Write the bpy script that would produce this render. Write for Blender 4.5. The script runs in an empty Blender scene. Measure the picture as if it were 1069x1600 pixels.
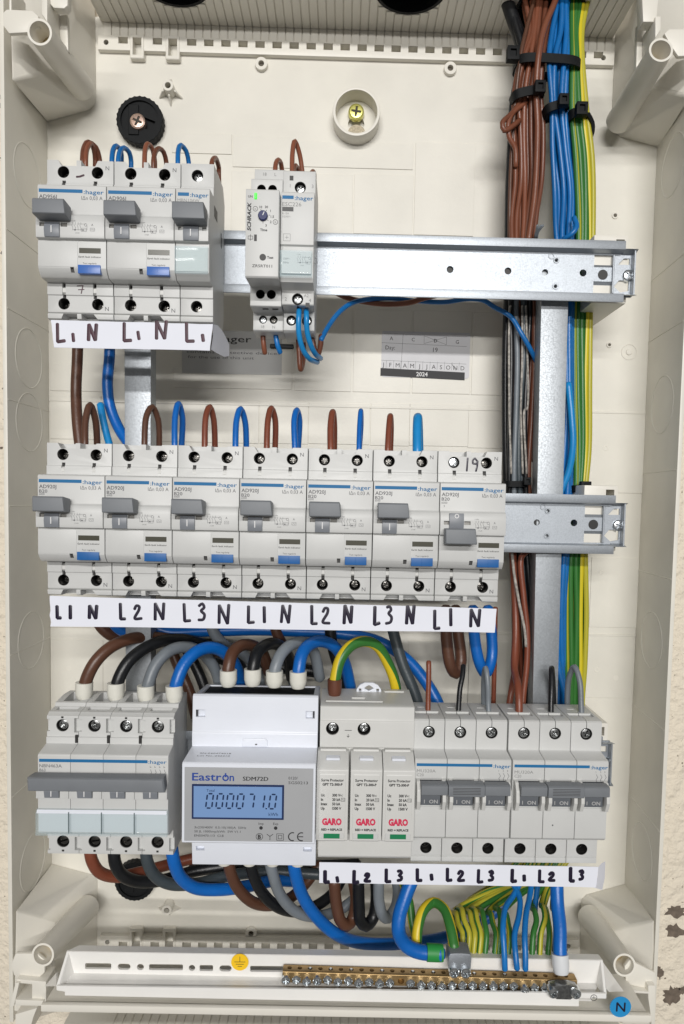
import bpy, bmesh, math, random
from mathutils import Vector, Matrix
random.seed(7)
SC = bpy.context.scene
COL = SC.collection
K = 0.001                      # all modelling below is in millimetres
# ------------------------------------------------------------------ camera
CAM_C = Vector((163.52, -378.53, -10.55))
CAM_R = ((0.99966612, -0.01975814, -0.01665133), (0.0187266, 0.99802389, -0.05998031), (0.01780352, 0.05964846, 0.99806067))
FPX, PX0, PY0 = 1094.07, 553.77, 847.23      # focal length and principal point of the photograph (pixels of a 1069 x 1600 frame)
cd = bpy.data.cameras.new('camera'); cam = bpy.data.objects.new('camera', cd); COL.objects.link(cam)
def w3(r): return Vector((r[0], r[2], -r[1]))
ax, ay, az = w3(CAM_R[0]), -w3(CAM_R[1]), -w3(CAM_R[2])
cam.matrix_world = Matrix.Translation(CAM_C*K) @ Matrix((ax, ay, az)).transposed().to_4x4()
cd.sensor_fit = 'VERTICAL'; cd.sensor_height = 36; cd.lens = 36*FPX/1600
cd.shift_x = -(PX0-534.5)/1600; cd.shift_y = (PY0-800)/1600
cd.clip_start = 0.01; cd.clip_end = 60
SC.camera = cam
# ------------------------------------------------------------------ light
wd = bpy.data.worlds.new('World'); SC.world = wd; wd.use_nodes = True
bg = wd.node_tree.nodes['Background']; bg.inputs[0].default_value = (1.0, 0.97, 0.93, 1); bg.inputs[1].default_value = 0.155
def lamp(name, loc, tgt, sx, sy, power, col):
    l = bpy.data.lights.new(name, 'AREA'); l.shape = 'RECTANGLE'; l.size = sx; l.size_y = sy; l.energy = power; l.color = col
    o = bpy.data.objects.new(name, l); COL.objects.link(o); o.location = loc
    o.rotation_euler = (Vector(tgt)-Vector(loc)).to_track_quat('-Z', 'Y').to_euler()
lamp('ceiling_tube_near', (0.25, -2.2, 0.80), (0.16, 0, 0), 1.5, 0.07, 33, (1.0, 0.98, 0.955))
lamp('ceiling_tube_far', (0.05, -3.2, 0.48), (0.16, 0, 0), 1.8, 0.07, 36, (1.0, 0.98, 0.955))
SC.view_settings.view_transform = 'Standard'; SC.view_settings.look = 'None'; SC.view_settings.gamma = 1
SC.view_settings.exposure = 0.0

def P(px, py, Y):
    """the point of the vertical plane at depth Y (mm) that the camera sees at a photograph pixel"""
    v = ((px-PX0)/FPX, (py-PY0)/FPX, 1.0)
    d = [sum(CAM_R[i][j]*v[i] for i in range(3)) for j in range(3)]
    d = Vector((d[0], d[2], -d[1]))
    return CAM_C + d*((Y-CAM_C.y)/d.y)

# ------------------------------------------------------------------ materials
def mat(name, col, rough=0.45, metal=0.0, noise=0.0, nscale=300, bump=0.0, bscale=900, coat=0.0, trans=0.0, alpha=1.0, emit=None, vary=0.0, sss=0.0):
    m = bpy.data.materials.new(name); m.use_nodes = True
    nt = m.node_tree; b = nt.nodes['Principled BSDF']; N = nt.nodes.new; L = nt.links.new
    b.inputs['Roughness'].default_value = rough; b.inputs['Metallic'].default_value = metal
    if coat: b.inputs['Coat Weight'].default_value = coat
    if trans: b.inputs['Transmission Weight'].default_value = trans; b.inputs['IOR'].default_value = 1.45
    if alpha < 1: b.inputs['Alpha'].default_value = alpha
    if emit: b.inputs['Emission Color'].default_value = (*emit[0], 1); b.inputs['Emission Strength'].default_value = emit[1]
    if noise or vary:
        tc = N('ShaderNodeTexCoord'); nz = N('ShaderNodeTexNoise'); nz.inputs['Scale'].default_value = nscale; nz.inputs['Detail'].default_value = 5
        L(tc.outputs['Object'], nz.inputs['Vector'])
        mx = N('ShaderNodeMix'); mx.data_type = 'RGBA'; mx.blend_type = 'MULTIPLY'; mx.inputs[0].default_value = 1
        mr = N('ShaderNodeMapRange'); L(nz.outputs['Fac'], mr.inputs[0]); mr.inputs[1].default_value = .3; mr.inputs[2].default_value = .7
        mr.inputs[3].default_value = 1-noise; mr.inputs[4].default_value = 1+noise*0.4
        mx.inputs[6].default_value = (*col, 1); L(mr.outputs[0], mx.inputs[7]); out = mx.outputs[2]
        if vary:
            oi = N('ShaderNodeObjectInfo'); hs = N('ShaderNodeHueSaturation')
            m2 = N('ShaderNodeMapRange'); L(oi.outputs['Random'], m2.inputs[0]); m2.inputs[3].default_value = 1-vary; m2.inputs[4].default_value = 1+vary
            L(out, hs.inputs['Color']); L(m2.outputs[0], hs.inputs['Value']); out = hs.outputs[0]
        L(out, b.inputs['Base Color'])
    else: b.inputs['Base Color'].default_value = (*col, 1)
    if bump:
        tc = N('ShaderNodeTexCoord'); nz = N('ShaderNodeTexNoise'); nz.inputs['Scale'].default_value = bscale; nz.inputs['Detail'].default_value = 3
        L(tc.outputs['Object'], nz.inputs['Vector'])
        bp = N('ShaderNodeBump'); bp.inputs['Strength'].default_value = bump; bp.inputs['Distance'].default_value = .0004
        L(nz.outputs['Fac'], bp.inputs['Height']); L(bp.outputs[0], b.inputs['Normal'])
    return m
CREAM = mat('cream_plastic', (.765, .74, .665), .42, noise=.085, nscale=22, bump=.12, bscale=500)
CREAMS = mat('cream_plastic_moulded', (.78, .752, .678), .40, noise=.04, nscale=20, bump=.1, bscale=600)
GREYP = mat('light_grey_plastic', (.59, .595, .585), .42, noise=.035, nscale=60, bump=.10, bscale=1500)
GREYW = mat('pale_grey_plastic', (.63, .63, .61), .4, noise=.03, nscale=60, bump=.10, bscale=1500)
METW = mat('cool_white_plastic', (.76, .79, .86), .32, noise=.02, nscale=50, bump=.05, bscale=1500)
TOG = mat('dark_grey_plastic', (.185, .198, .215), .5, noise=.06, nscale=90, bump=.2, bscale=2500)
TOGD = mat('charcoal_plastic', (.10, .11, .125), .5)
TOGM = mat('mid_grey_plastic', (.21, .225, .25), .4, noise=.06, nscale=90)
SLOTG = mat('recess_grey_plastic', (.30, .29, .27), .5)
WHITEP = mat('white_trunking_plastic', (.86, .85, .82), .35, noise=.04, nscale=40, bump=.05)
BLACK = mat('black_plastic', (.007, .008, .009), .6, noise=.2, nscale=200)
HOLE = mat('hole_shade', (.018, .017, .016), .5)  # near-black that paints the darkness into wells, slots and plugged holes
SHAFT = mat('moulded_hole_lining', (.10, .085, .06), .6)
PRINT = mat('grey_print', (.10, .10, .11), .6)
PRINTD = mat('black_print', (.02, .02, .022), .6)
PRINTL = mat('pale_print', (.24, .24, .24), .6)
PRINTW = mat('white_print', (.75, .75, .75), .6)
PRINTM = mat('mid_print', (.42, .42, .42), .6)
LOGOB = mat('blue_print', (.003, .14, .34), .6)
NAVY = mat('navy_print', (.02, .06, .30), .5)
RED = mat('red_print', (.62, .03, .09), .5)
BTN = mat('blue_button_plastic', (.008, .11, .35), .45)
BTN2 = mat('muted_blue_button_plastic', (.05, .15, .48), .3)
LID = mat('clear_tinted_plastic', (.62, .80, .86), .07, alpha=.2)
WIN = mat('indicator_window_olive', (.06, .058, .04), .25, coat=.5)
GRN = mat('green_flag', (.01, .20, .08), .4)
LED = mat('green_led', (.03, .5, .03), .3, emit=((.03, .9, .02), .75))
POT = mat('blue_dial_plastic', (.006, .012, .10), .5)
PLATE = mat('silver_face_plate', (.46, .47, .485), .38, metal=.25, noise=.04, nscale=40, bump=.1, bscale=3000)
BEZ = mat('dark_navy_bezel', (.015, .03, .10), .3)
LCD = mat('blue_lcd', (.17, .28, .50), .18, coat=.3, emit=((.16, .30, .55), .14))
LCDD = mat('lcd_segment', (.015, .035, .10), .3)
PAPER = mat('white_paper', (.80, .82, .90), .7, noise=.03, nscale=30, bump=.3, bscale=120)
LABELP = mat('printed_sticker_paper', (.66, .66, .68), .6, noise=.03, nscale=60)
GLABEL = mat('grey_sticker_film', (.50, .50, .49), .5, noise=.03, nscale=60)
INK = mat('marker_ink', (.012, .008, .025), .35)
INKR = mat('faded_marker_ink', (.055, .010, .025), .5, noise=.5, nscale=300)
YELS = mat('yellow_sticker', (.90, .56, .01), .5)
BLUS = mat('blue_sticker', (.015, .27, .60), .5)
BRASS = mat('brass', (.40, .27, .125), .46, metal=.8, noise=.25, nscale=130)
ZINC = mat('zinc_screw', (.72, .75, .77), .24, metal=1, noise=.25, nscale=500)
MZINC = mat('dull_zinc_screw', (.42, .43, .43), .26, metal=1, noise=.4, nscale=600)
DZINC = mat('tarnished_screw', (.16, .155, .145), .24, metal=1, noise=.4, nscale=700)
GOLD = mat('yellow_passivated_screw', (.75, .72, .22), .28, metal=.8, noise=.15, nscale=300)
ROSE = mat('rose_passivated_screw', (.80, .58, .48), .25, metal=.8, noise=.15, nscale=300)
GREENS = mat('green_sleeve_plastic', (.02, .26, .05), .5)
BROWNS = mat('brown_sleeve_plastic', (.13, .045, .025), .4, noise=.15, nscale=200)
IVORY = mat('ivory_sleeve_plastic', (.74, .73, .66), .35, noise=.04)
TRANSL = mat('milky_sleeve_plastic', (.70, .72, .74), .3)
CB = mat('brown_insulation', (.195, .066, .035), .36, noise=.12, nscale=120, vary=.3, bump=.15, bscale=900)
CBT = mat('thick_brown_insulation', (.105, .045, .026), .38, noise=.12, nscale=100, bump=.2, bscale=700)
CBR = mat('russet_brown_insulation', (.21, .058, .03), .36, noise=.12, nscale=120, bump=.2, bscale=700)
CU = mat('blue_insulation', (.006, .15, .45), .33, noise=.1, nscale=120, vary=.22, bump=.15, bscale=900)
CUT = mat('thick_blue_insulation', (.003, .13, .50), .33, noise=.1, nscale=100, bump=.2, bscale=700)
CUL = mat('light_blue_insulation', (.01, .25, .60), .33, noise=.08, nscale=120)
CG = mat('grey_insulation', (.20, .225, .25), .38, noise=.1, nscale=120, vary=.15, bump=.2, bscale=700)
CGD = mat('dark_slate_insulation', (.055, .07, .08), .38, noise=.1, nscale=120, vary=.2, bump=.2, bscale=700)
CK = mat('black_insulation', (.008, .009, .011), .36, noise=.2, nscale=150, bump=.2, bscale=700)
def gy_mat(name, gfrac, off, YC=(.70, .52, .02, 1)):
    m = bpy.data.materials.new(name); m.use_nodes = True; nt = m.node_tree; b = nt.nodes['Principled BSDF']; N = nt.nodes.new; L = nt.links.new
    uv = N('ShaderNodeUVMap'); uv.uv_map = 'uv'; sp = N('ShaderNodeSeparateXYZ'); L(uv.outputs[0], sp.inputs[0])
    oi = N('ShaderNodeObjectInfo'); ad = N('ShaderNodeMath'); ad.operation = 'MULTIPLY_ADD'; L(oi.outputs['Random'], ad.inputs[0]); ad.inputs[1].default_value = off; L(sp.outputs['Y'], ad.inputs[2])
    m2 = N('ShaderNodeMath'); m2.operation = 'MULTIPLY'; L(ad.outputs[0], m2.inputs[0]); m2.inputs[1].default_value = 1
    fr = N('ShaderNodeMath'); fr.operation = 'FRACT'; L(m2.outputs[0], fr.inputs[0])
    gt = N('ShaderNodeMath'); gt.operation = 'GREATER_THAN'; L(fr.outputs[0], gt.inputs[0]); gt.inputs[1].default_value = gfrac
    mx = N('ShaderNodeMix'); mx.data_type = 'RGBA'; L(gt.outputs[0], mx.inputs[0]); mx.inputs[6].default_value = (.035, .17, .03, 1); mx.inputs[7].default_value = YC
    L(mx.outputs[2], b.inputs['Base Color']); b.inputs['Roughness'].default_value = .36
    return m
GY = gy_mat('green_yellow_insulation', .6, 1.0, (.46, .42, .035, 1))
GY2 = gy_mat('bright_green_yellow_insulation', .45, 1.0, (.66, .54, .02, 1))
GYT = gy_mat('thick_green_yellow_insulation', .34, 0.0)
def steel(name, base, rough, vs):
    m = bpy.data.materials.new(name); m.use_nodes = True; nt = m.node_tree; b = nt.nodes['Principled BSDF']; N = nt.nodes.new; L = nt.links.new
    tc = N('ShaderNodeTexCoord'); vo = N('ShaderNodeTexVoronoi'); vo.inputs['Scale'].default_value = vs; L(tc.outputs['Object'], vo.inputs['Vector'])
    nz = N('ShaderNodeTexNoise'); nz.inputs['Scale'].default_value = 25; nz.inputs['Detail'].default_value = 6; L(tc.outputs['Object'], nz.inputs['Vector'])
    mr = N('ShaderNodeMapRange'); L(vo.outputs['Color'], mr.inputs[0]); mr.inputs[3].default_value = .88; mr.inputs[4].default_value = 1.08
    m1 = N('ShaderNodeMix'); m1.data_type = 'RGBA'; m1.blend_type = 'MULTIPLY'; m1.inputs[0].default_value = 1; m1.inputs[6].default_value = (*base, 1); L(mr.outputs[0], m1.inputs[7])
    r2 = N('ShaderNodeMapRange'); L(nz.outputs['Fac'], r2.inputs[0]); r2.inputs[3].default_value = .88; r2.inputs[4].default_value = 1.1
    m2 = N('ShaderNodeMix'); m2.data_type = 'RGBA'; m2.blend_type = 'MULTIPLY'; m2.inputs[0].default_value = 1; L(m1.outputs[2], m2.inputs[6]); L(r2.outputs[0], m2.inputs[7])
    L(m2.outputs[2], b.inputs['Base Color']); b.inputs['Metallic'].default_value = .75
    r3 = N('ShaderNodeMapRange'); L(vo.outputs['Distance'], r3.inputs[0]); r3.inputs[3].default_value = rough-.08; r3.inputs[4].default_value = rough+.1; L(r3.outputs[0], b.inputs['Roughness'])
    bp = N('ShaderNodeBump'); bp.inputs['Strength'].default_value = .12; bp.inputs['Distance'].default_value = .0003; L(nz.outputs['Fac'], bp.inputs['Height']); L(bp.outputs[0], b.inputs['Normal'])
    return m
GALV = steel('galvanised_steel_rail', (.40, .43, .465), .46, 1800)
GALVP = steel('spangled_galvanised_post', (.40, .425, .45), .5, 1000)
def plaster():
    m = bpy.data.materials.new('painted_plaster'); m.use_nodes = True; nt = m.node_tree; b = nt.nodes['Principled BSDF']; N = nt.nodes.new; L = nt.links.new
    tc = N('ShaderNodeTexCoord'); n1 = N('ShaderNodeTexNoise'); n1.inputs['Scale'].default_value = 160; n1.inputs['Detail'].default_value = 8; L(tc.outputs['Object'], n1.inputs['Vector'])
    n2 = N('ShaderNodeTexNoise'); n2.inputs['Scale'].default_value = 330; n2.inputs['Detail'].default_value = 2; L(tc.outputs['Object'], n2.inputs['Vector'])
    cr = N('ShaderNodeValToRGB'); L(n2.outputs['Fac'], cr.inputs[0]); cr.color_ramp.elements[0].position = .24; cr.color_ramp.elements[0].color = (.16, .12, .08, 1); cr.color_ramp.elements[1].position = .29; cr.color_ramp.elements[1].color = (.80, .725, .60, 1)
    L(cr.outputs[0], b.inputs['Base Color']); b.inputs['Roughness'].default_value = .8
    bp = N('ShaderNodeBump'); bp.inputs['Strength'].default_value = 1.0; bp.inputs['Distance'].default_value = .004; L(n1.outputs['Fac'], bp.inputs['Height']); L(bp.outputs[0], b.inputs['Normal'])
    return m
PLASTER = plaster()
CHIP = mat('bare_cement', (.17, .135, .105), .9, noise=.4, nscale=250, bump=.6, bscale=500)

# ------------------------------------------------------------------ mesh builder
_tc = {}
def text_mesh(s, bold, shear):
    k = (s, bold, shear)
    if k not in _tc:
        c = bpy.data.curves.new('t', 'FONT'); c.body = s; c.resolution_u = 2; c.size = 1; c.offset = bold; c.shear = shear
        o = bpy.data.objects.new('t', c); me = bpy.data.meshes.new_from_object(o)
        vs = [(v.co.x, v.co.y) for v in me.vertices]; fs = [tuple(p.vertices) for p in me.polygons]
        w = max([v[0] for v in vs] or [1]); x0 = min([v[0] for v in vs] or [0])
        _tc[k] = (vs, fs, x0, w); bpy.data.objects.remove(o); bpy.data.curves.remove(c); bpy.data.meshes.remove(me)
    return _tc[k]
class M:
    def __init__(s): s.v = []; s.f = []; s.uv = {}
    def add(s, vs, fs):
        n = len(s.v); s.v += [tuple(v) for v in vs]; s.f += [tuple(i+n for i in f) for f in fs]; return s
    def box(s, x0, x1, y0, y1, z0, z1):
        if x0 > x1: x0, x1 = x1, x0
        if y0 > y1: y0, y1 = y1, y0
        if z0 > z1: z0, z1 = z1, z0
        return s.add([(x0,y0,z0),(x1,y0,z0),(x1,y1,z0),(x0,y1,z0),(x0,y0,z1),(x1,y0,z1),(x1,y1,z1),(x0,y1,z1)],
              [(0,3,2,1),(4,5,6,7),(0,1,5,4),(1,2,6,5),(2,3,7,6),(3,0,4,7)])
    def loft(s, rings, close=True):
        n = len(rings[0]); vs = [p for r in rings for p in r]; fs = []
        for k in range(len(rings)-1):
            for i in range(n):
                j = (i+1) % n; fs.append((k*n+i, k*n+j, (k+1)*n+j, (k+1)*n+i))
        if close: fs.append(tuple(reversed(range(n)))); fs.append(tuple((len(rings)-1)*n+i for i in range(n)))
        return s.add(vs, fs)
    def prof(s, pts, x0, x1):            # (y,z) outline swept along x
        return s.loft([[(x0, y, z) for y, z in pts], [(x1, y, z) for y, z in pts]])
    def plate(s, pts, y0, y1):           # (x,z) outline swept along y
        return s.loft([[(x, y0, z) for x, z in pts], [(x, y1, z) for x, z in pts]])
    def cyl(s, x, z, r, y0, y1, n=24, r2=None):
        r2 = r if r2 is None else r2
        return s.loft([[(x+rr*math.cos(2*math.pi*i/n), y, z+rr*math.sin(2*math.pi*i/n)) for i in range(n)] for y, rr in ((y0, r), (y1, r2))])
    def vcyl(s, x, y, z0, z1, r0, r1=None, n=20):
        r1 = r0 if r1 is None else r1
        return s.loft([[(x+rr*math.cos(2*math.pi*i/n), y+rr*math.sin(2*math.pi*i/n), z) for i in range(n)] for z, rr in ((z0, r0), (z1, r1))])
    def ring(s, x, z, ro, ri, y0, y1, n=40):
        vs = []; fs = []
        for i in range(n):
            a = 2*math.pi*i/n; c, q = math.cos(a), math.sin(a)
            vs += [(x+ro*c, y0, z+ro*q), (x+ri*c, y0, z+ri*q), (x+ri*c, y1, z+ri*q), (x+ro*c, y1, z+ro*q)]
        for i in range(n):
            j = (i+1) % n
            for k in range(4): fs.append((4*i+k, 4*i+(k+1) % 4, 4*j+(k+1) % 4, 4*j+k))
        return s.add(vs, fs)
    def text(s, st, x, y, z, h, w=None, wf=1.0, al='L', bold=0.0, shear=0.0, rot=0.0, tilt=0.0):
        vs, fs, x0, x1 = text_mesh(st, bold, shear)
        sc = h/0.729; sx = sc*wf
        if w: sx = w/max(x1-x0, 1e-6)
        o = {'L': x0*sx, 'C': (x0+x1)*sx/2, 'R': x1*sx}[al]
        ca, sa = math.cos(rot), math.sin(rot); out = []
        for a, b in vs:
            u = a*sx-o; t = b*sc-h/2; u, t = u*ca-t*sa, u*sa+t*ca
            out.append((x+u, y+t*math.sin(tilt), z+t*math.cos(tilt)))
        return s.add(out, fs)
    def stroke(s, pts, y, w, sq=.12, n=6):  # flat pen line on a plane facing -Y ; pts (x,z)
        q = [Vector((p[0], 0, p[1])) for p in pts]
        T = M()
        if w > .9 or len(q) > 2:
            for i in range(len(q)-1): T.tube([q[i]-Vector((0, .01*i, 0)), q[i+1]-Vector((0, .01*i, 0))], w/2*(1+.01*i), n if w < .9 else 8, smooth=False, rounded=True)
        else: T.tube(q, w/2, n, smooth=False, rounded=True)
        return s.add([(a, y+b*sq, c) for a, b, c in T.v], T.f)
    def tube(s, pts, r, n=10, smooth=True, step=2.5, rounded=True, uvs=False, phase=0.0, up0=None, tw=0.0):
        pts = [Vector(p) for p in pts]
        rr = r if isinstance(r, (list, tuple)) else [r]*len(pts)
        if smooth and len(pts) > 2:
            out = []; ro = []
            for i in range(len(pts)-1):
                p0 = pts[i-1] if i else pts[0]*2-pts[1]; p1, p2 = pts[i], pts[i+1]; p3 = pts[i+2] if i+2 < len(pts) else p2*2-p1
                k = max(2, int((p2-p1).length/step))
                d1 = max((p1-p0).length, 1e-4)**.5; d2 = max((p2-p1).length, 1e-4)**.5; d3 = max((p3-p2).length, 1e-4)**.5
                for j in range(k):
                    t = d2*j/k
                    t0, t1, t2, t3 = -d1, 0, d2, d2+d3
                    A1 = p0*((t1-t)/(t1-t0))+p1*((t-t0)/(t1-t0)); A2 = p1*((t2-t)/(t2-t1))+p2*((t-t1)/(t2-t1)); A3 = p2*((t3-t)/(t3-t2))+p3*((t-t2)/(t3-t2))
                    B1 = A1*((t2-t)/(t2-t0))+A2*((t-t0)/(t2-t0)); B2 = A2*((t3-t)/(t3-t1))+A3*((t-t1)/(t3-t1))
                    out.append(B1*((t2-t)/(t2-t1))+B2*((t-t1)/(t2-t1))); ro.append(rr[i]+(rr[i+1]-rr[i])*j/k)
            out.append(pts[-1]); ro.append(rr[-1]); pts, rr = out, ro
        T = [(pts[min(i+1, len(pts)-1)]-pts[max(i-1, 0)]).normalized() for i in range(len(pts))]
        up = Vector((0, -1, 0)) if up0 is None else Vector(up0)
        if abs(T[0].dot(up)) > .9: up = Vector((1, 0, 0))
        vs = []; fs = []; vv = []; ln = 0
        if rounded:
            e = rr[0]; pts = [pts[0]-T[0]*e*.5]+pts+[pts[-1]+T[-1]*rr[-1]*.5]; T = [T[0]]+T+[T[-1]]; rr = [rr[0]*.55]+list(rr)+[rr[-1]*.55]
        for i, p in enumerate(pts):
            up = (up-T[i]*up.dot(T[i])).normalized(); sd = T[i].cross(up)
            if i: ln += (pts[i]-pts[i-1]).length
            for k in range(n):
                a = 2*math.pi*k/n; vs.append(p+(up*math.cos(a)+sd*math.sin(a))*rr[i])
            vv.append(ln)
        base = len(s.v); fb = len(s.f)
        for i in range(len(pts)-1):
            for k in range(n):
                j = (k+1) % n; fs.append((i*n+k, (i+1)*n+k, (i+1)*n+j, i*n+j))
                pa, pb = phase+tw*vv[i], phase+tw*vv[i+1]; s.uv[fb+len(fs)-1] = [(vv[i], k/n+pa), (vv[i+1], k/n+pb), (vv[i+1], (k+1)/n+pb), (vv[i], (k+1)/n+pa)]
        fs.append(tuple(range(n))); fs.append(tuple((len(pts)-1)*n+k for k in reversed(range(n))))
        return s.add(vs, fs)
    def mesh(s, name, m, bev=0.0, seg=1, cut=None, smooth=24, uv=False, org=(0, 0, 0)):
        me = bpy.data.meshes.new(name)
        me.from_pydata([((a-org[0])*K, (b-org[1])*K, (c-org[2])*K) for a, b, c in s.v], [], s.f)
        if uv and s.uv:
            l = me.uv_layers.new(name='uv')
            for p in me.polygons:
                u = s.uv.get(p.index)
                for q, li in enumerate(p.loop_indices): l.data[li].uv = u[q] if u and q < len(u) else (0, 0)
        bm = bmesh.new(); bm.from_mesh(me); bmesh.ops.recalc_face_normals(bm, faces=bm.faces)
        if bev:
            ed = [e for e in bm.edges if len(e.link_faces) == 2 and e.calc_face_angle(0) > math.radians(28)]
            bmesh.ops.bevel(bm, geom=ed, offset=bev*K, segments=seg, profile=.6, affect='EDGES', clamp_overlap=True)
        bm.to_mesh(me); bm.free()
        if cut:
            cm = cut.mesh('cut', None, smooth=0, org=org)
            a = bpy.data.objects.new('a', me); b = bpy.data.objects.new('b', cm); COL.objects.link(a); COL.objects.link(b)
            md = a.modifiers.new('b', 'BOOLEAN'); md.operation = 'DIFFERENCE'; md.solver = 'EXACT'; md.object = b; md.use_self = True
            dg = bpy.context.evaluated_depsgraph_get(); m2 = bpy.data.meshes.new_from_object(a.evaluated_get(dg))
            bpy.data.objects.remove(a); bpy.data.objects.remove(b); bpy.data.meshes.remove(me); me = m2; me.name = name
        if m: me.materials.clear(); me.materials.append(m)
        if smooth:
            for p in me.polygons: p.use_smooth = True
            me.set_sharp_from_angle(angle=math.radians(smooth))
        return me
    def build(s, name, m, parent=None, loc=(0, 0, 0), **kw):
        o = bpy.data.objects.new(name, s.mesh(name, m, **kw)); COL.objects.link(o); o.location = Vector(loc)*K
        if parent: o.parent = parent
        return o
def tag(o, label=None, cat=None, group=None, kind=None):
    if label: o['label'] = label
    if cat: o['category'] = cat
    if group: o['group'] = group
    if kind: o['kind'] = kind
    return o
def thing(name, loc, label, cat, group=None):
    o = bpy.data.objects.new(name, None); COL.objects.link(o); o.location = Vector(loc)*K; o.empty_display_size = .01
    return tag(o, label, cat, group)
def inst(name, me, parent, loc, roty=0.0, scale=1.0):
    o = bpy.data.objects.new(name, me); COL.objects.link(o); o.location = Vector(loc)*K; o.rotation_euler = (0, roty, 0)
    if scale != 1: o.scale = (scale,)*3
    if parent: o.parent = parent
    return o
def kids(o): return [c for c in bpy.data.objects if c.parent == o]
def copy_tree(o, loc, label, group=None):
    c = o.copy(); COL.objects.link(c); c.location = Vector(loc)*K; c['label'] = label
    if group: c['group'] = group
    for ch in o.children:
        d = ch.copy(); COL.objects.link(d); d.parent = c
        for g in ch.children:
            e = g.copy(); COL.objects.link(e); e.parent = d
    return c
# screw head: domed disc with a cross recess, unit radius 1 mm, front at y=0
def screw_mesh(name, m, slot=False):
    a = M(); n = 24
    a.loft([[(r*math.cos(2*math.pi*i/n), y, r*math.sin(2*math.pi*i/n)) for i in range(n)] for y, r in ((-.30, .45), (-.22, .78), (0, .97), (.5, 1.0), (1.6, 1.0))])
    c = M(); c.box(-.64, .64, -1, .45, -.15, .15)
    if not slot: c.box(-.15, .15, -1.01, .46, -.64, .64)
    return a.mesh(name, m, cut=c, smooth=30)
SCZ = screw_mesh('screw_head', ZINC); SCD = screw_mesh('screw_head', DZINC); SCM = screw_mesh('screw_head', MZINC); SCG = screw_mesh('screw_head', GOLD); SCR = screw_mesh('screw_head', ROSE); SCS = screw_mesh('screw_head', DZINC, True)
PB = 110.0
BLACK.node_tree.nodes['Principled BSDF'].inputs['Specular IOR Level'].default_value = .2
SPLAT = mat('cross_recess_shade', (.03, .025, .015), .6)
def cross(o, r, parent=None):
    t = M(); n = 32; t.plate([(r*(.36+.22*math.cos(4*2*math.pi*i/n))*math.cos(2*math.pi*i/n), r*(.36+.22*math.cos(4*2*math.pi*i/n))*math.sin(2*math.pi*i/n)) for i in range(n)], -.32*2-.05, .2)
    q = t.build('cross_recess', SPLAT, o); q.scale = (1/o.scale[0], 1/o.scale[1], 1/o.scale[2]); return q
def tagstuff(o): o['kind'] = 'stuff'; return o
def rectpx(x0, y0, x1, y1, Y):
    a = P(x0, y0, Y); b = P(x1, y1, Y); return a.x, b.x, b.z, a.z

# ------------------------------------------------------------------ wall
w = M(); w.box(-500, 800, 116, 140, -700, 700)
wall = tag(w.build('plaster_wall', PLASTER), 'cream painted rough plaster wall behind the enclosure', None, None, 'structure')
def blob(m_, cx, cz, rx, rz, y0, y1, n=22, jag=.35):
    rnd = [1+random.uniform(-jag, jag) for _ in range(n)]
    m_.plate([(cx+rx*rnd[i]*math.cos(2*math.pi*i/n), cz+rz*rnd[i]*math.sin(2*math.pi*i/n)) for i in range(n)], y0, y1)
for px, py, rx, rz in ((1056, 1424, 8, 4.5), (1054, 1455, 7, 5), (1050, 1556, 7, 6), (1031, 1521, 2.5, 4.5), (1068, 1548, 3, 3), (1030, 1412, .9, .9), (5, 152, 2.2, 4.5), (3, 395, 1, 1), (1, 165, 2, 2), (9, 607, 2.2, 1.2), (2, 700, 1, 1)):
    p = P(px, py, 115.6); b = M(); blob(b, 0, 0, rx, rz, 0, .35); b.build('paint_chip', CHIP, wall, (p.x, 115.7, p.z))

# ------------------------------------------------------------------ enclosure
enc = thing('enclosure', (163, PB, -20), 'open cream plastic wiring enclosure fixed to the plaster wall', 'enclosure')
EO = Vector((163, PB, -20))
def ep(mm, name, m=CREAM, **kw):
    o = mm.build(name, m, enc, org=EO, **kw); return o
ZT, ZB, XL, XR = 304.0, -346.0, -39.0, 373.0
bk = M(); bk.box(XL-2.4, XR+2.4, PB, PB+4, ZB-2, ZT+3)
cut = M()
cup = P(557, 175, PB)
cut.cyl(cup.x, cup.z-8, 5.5, PB-1, PB+3, 24)
FL = ((283.8, 293.2, 1), (-333.5, -324.0, -1))
SLOTS = []; TSL = []
for zc0, zc1, sgn in FL:
    xx = P(185, 77, 106).x; k = 0
    while xx < 335:
        zz = (zc0+zc1)/2+1.6*sgn
        if k not in (1, 3): SLOTS.append((xx, xx+6.2, zz-2.1, zz+2.1)); cut.box(xx-.1, xx+6.3, PB-1, PB+2.8, zz-2.2, zz+2.2)
        xx += 11.3; k += 1
    z0 = zc0-3 if sgn > 0 else zc0+2
    for sx_ in (18.5, 42.0): cut.box(sx_+.45, sx_+6.55, PB-1, PB+2.8, z0-.15, z0+11.15)
ep(bk, 'back_panel', cut=cut)
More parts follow.
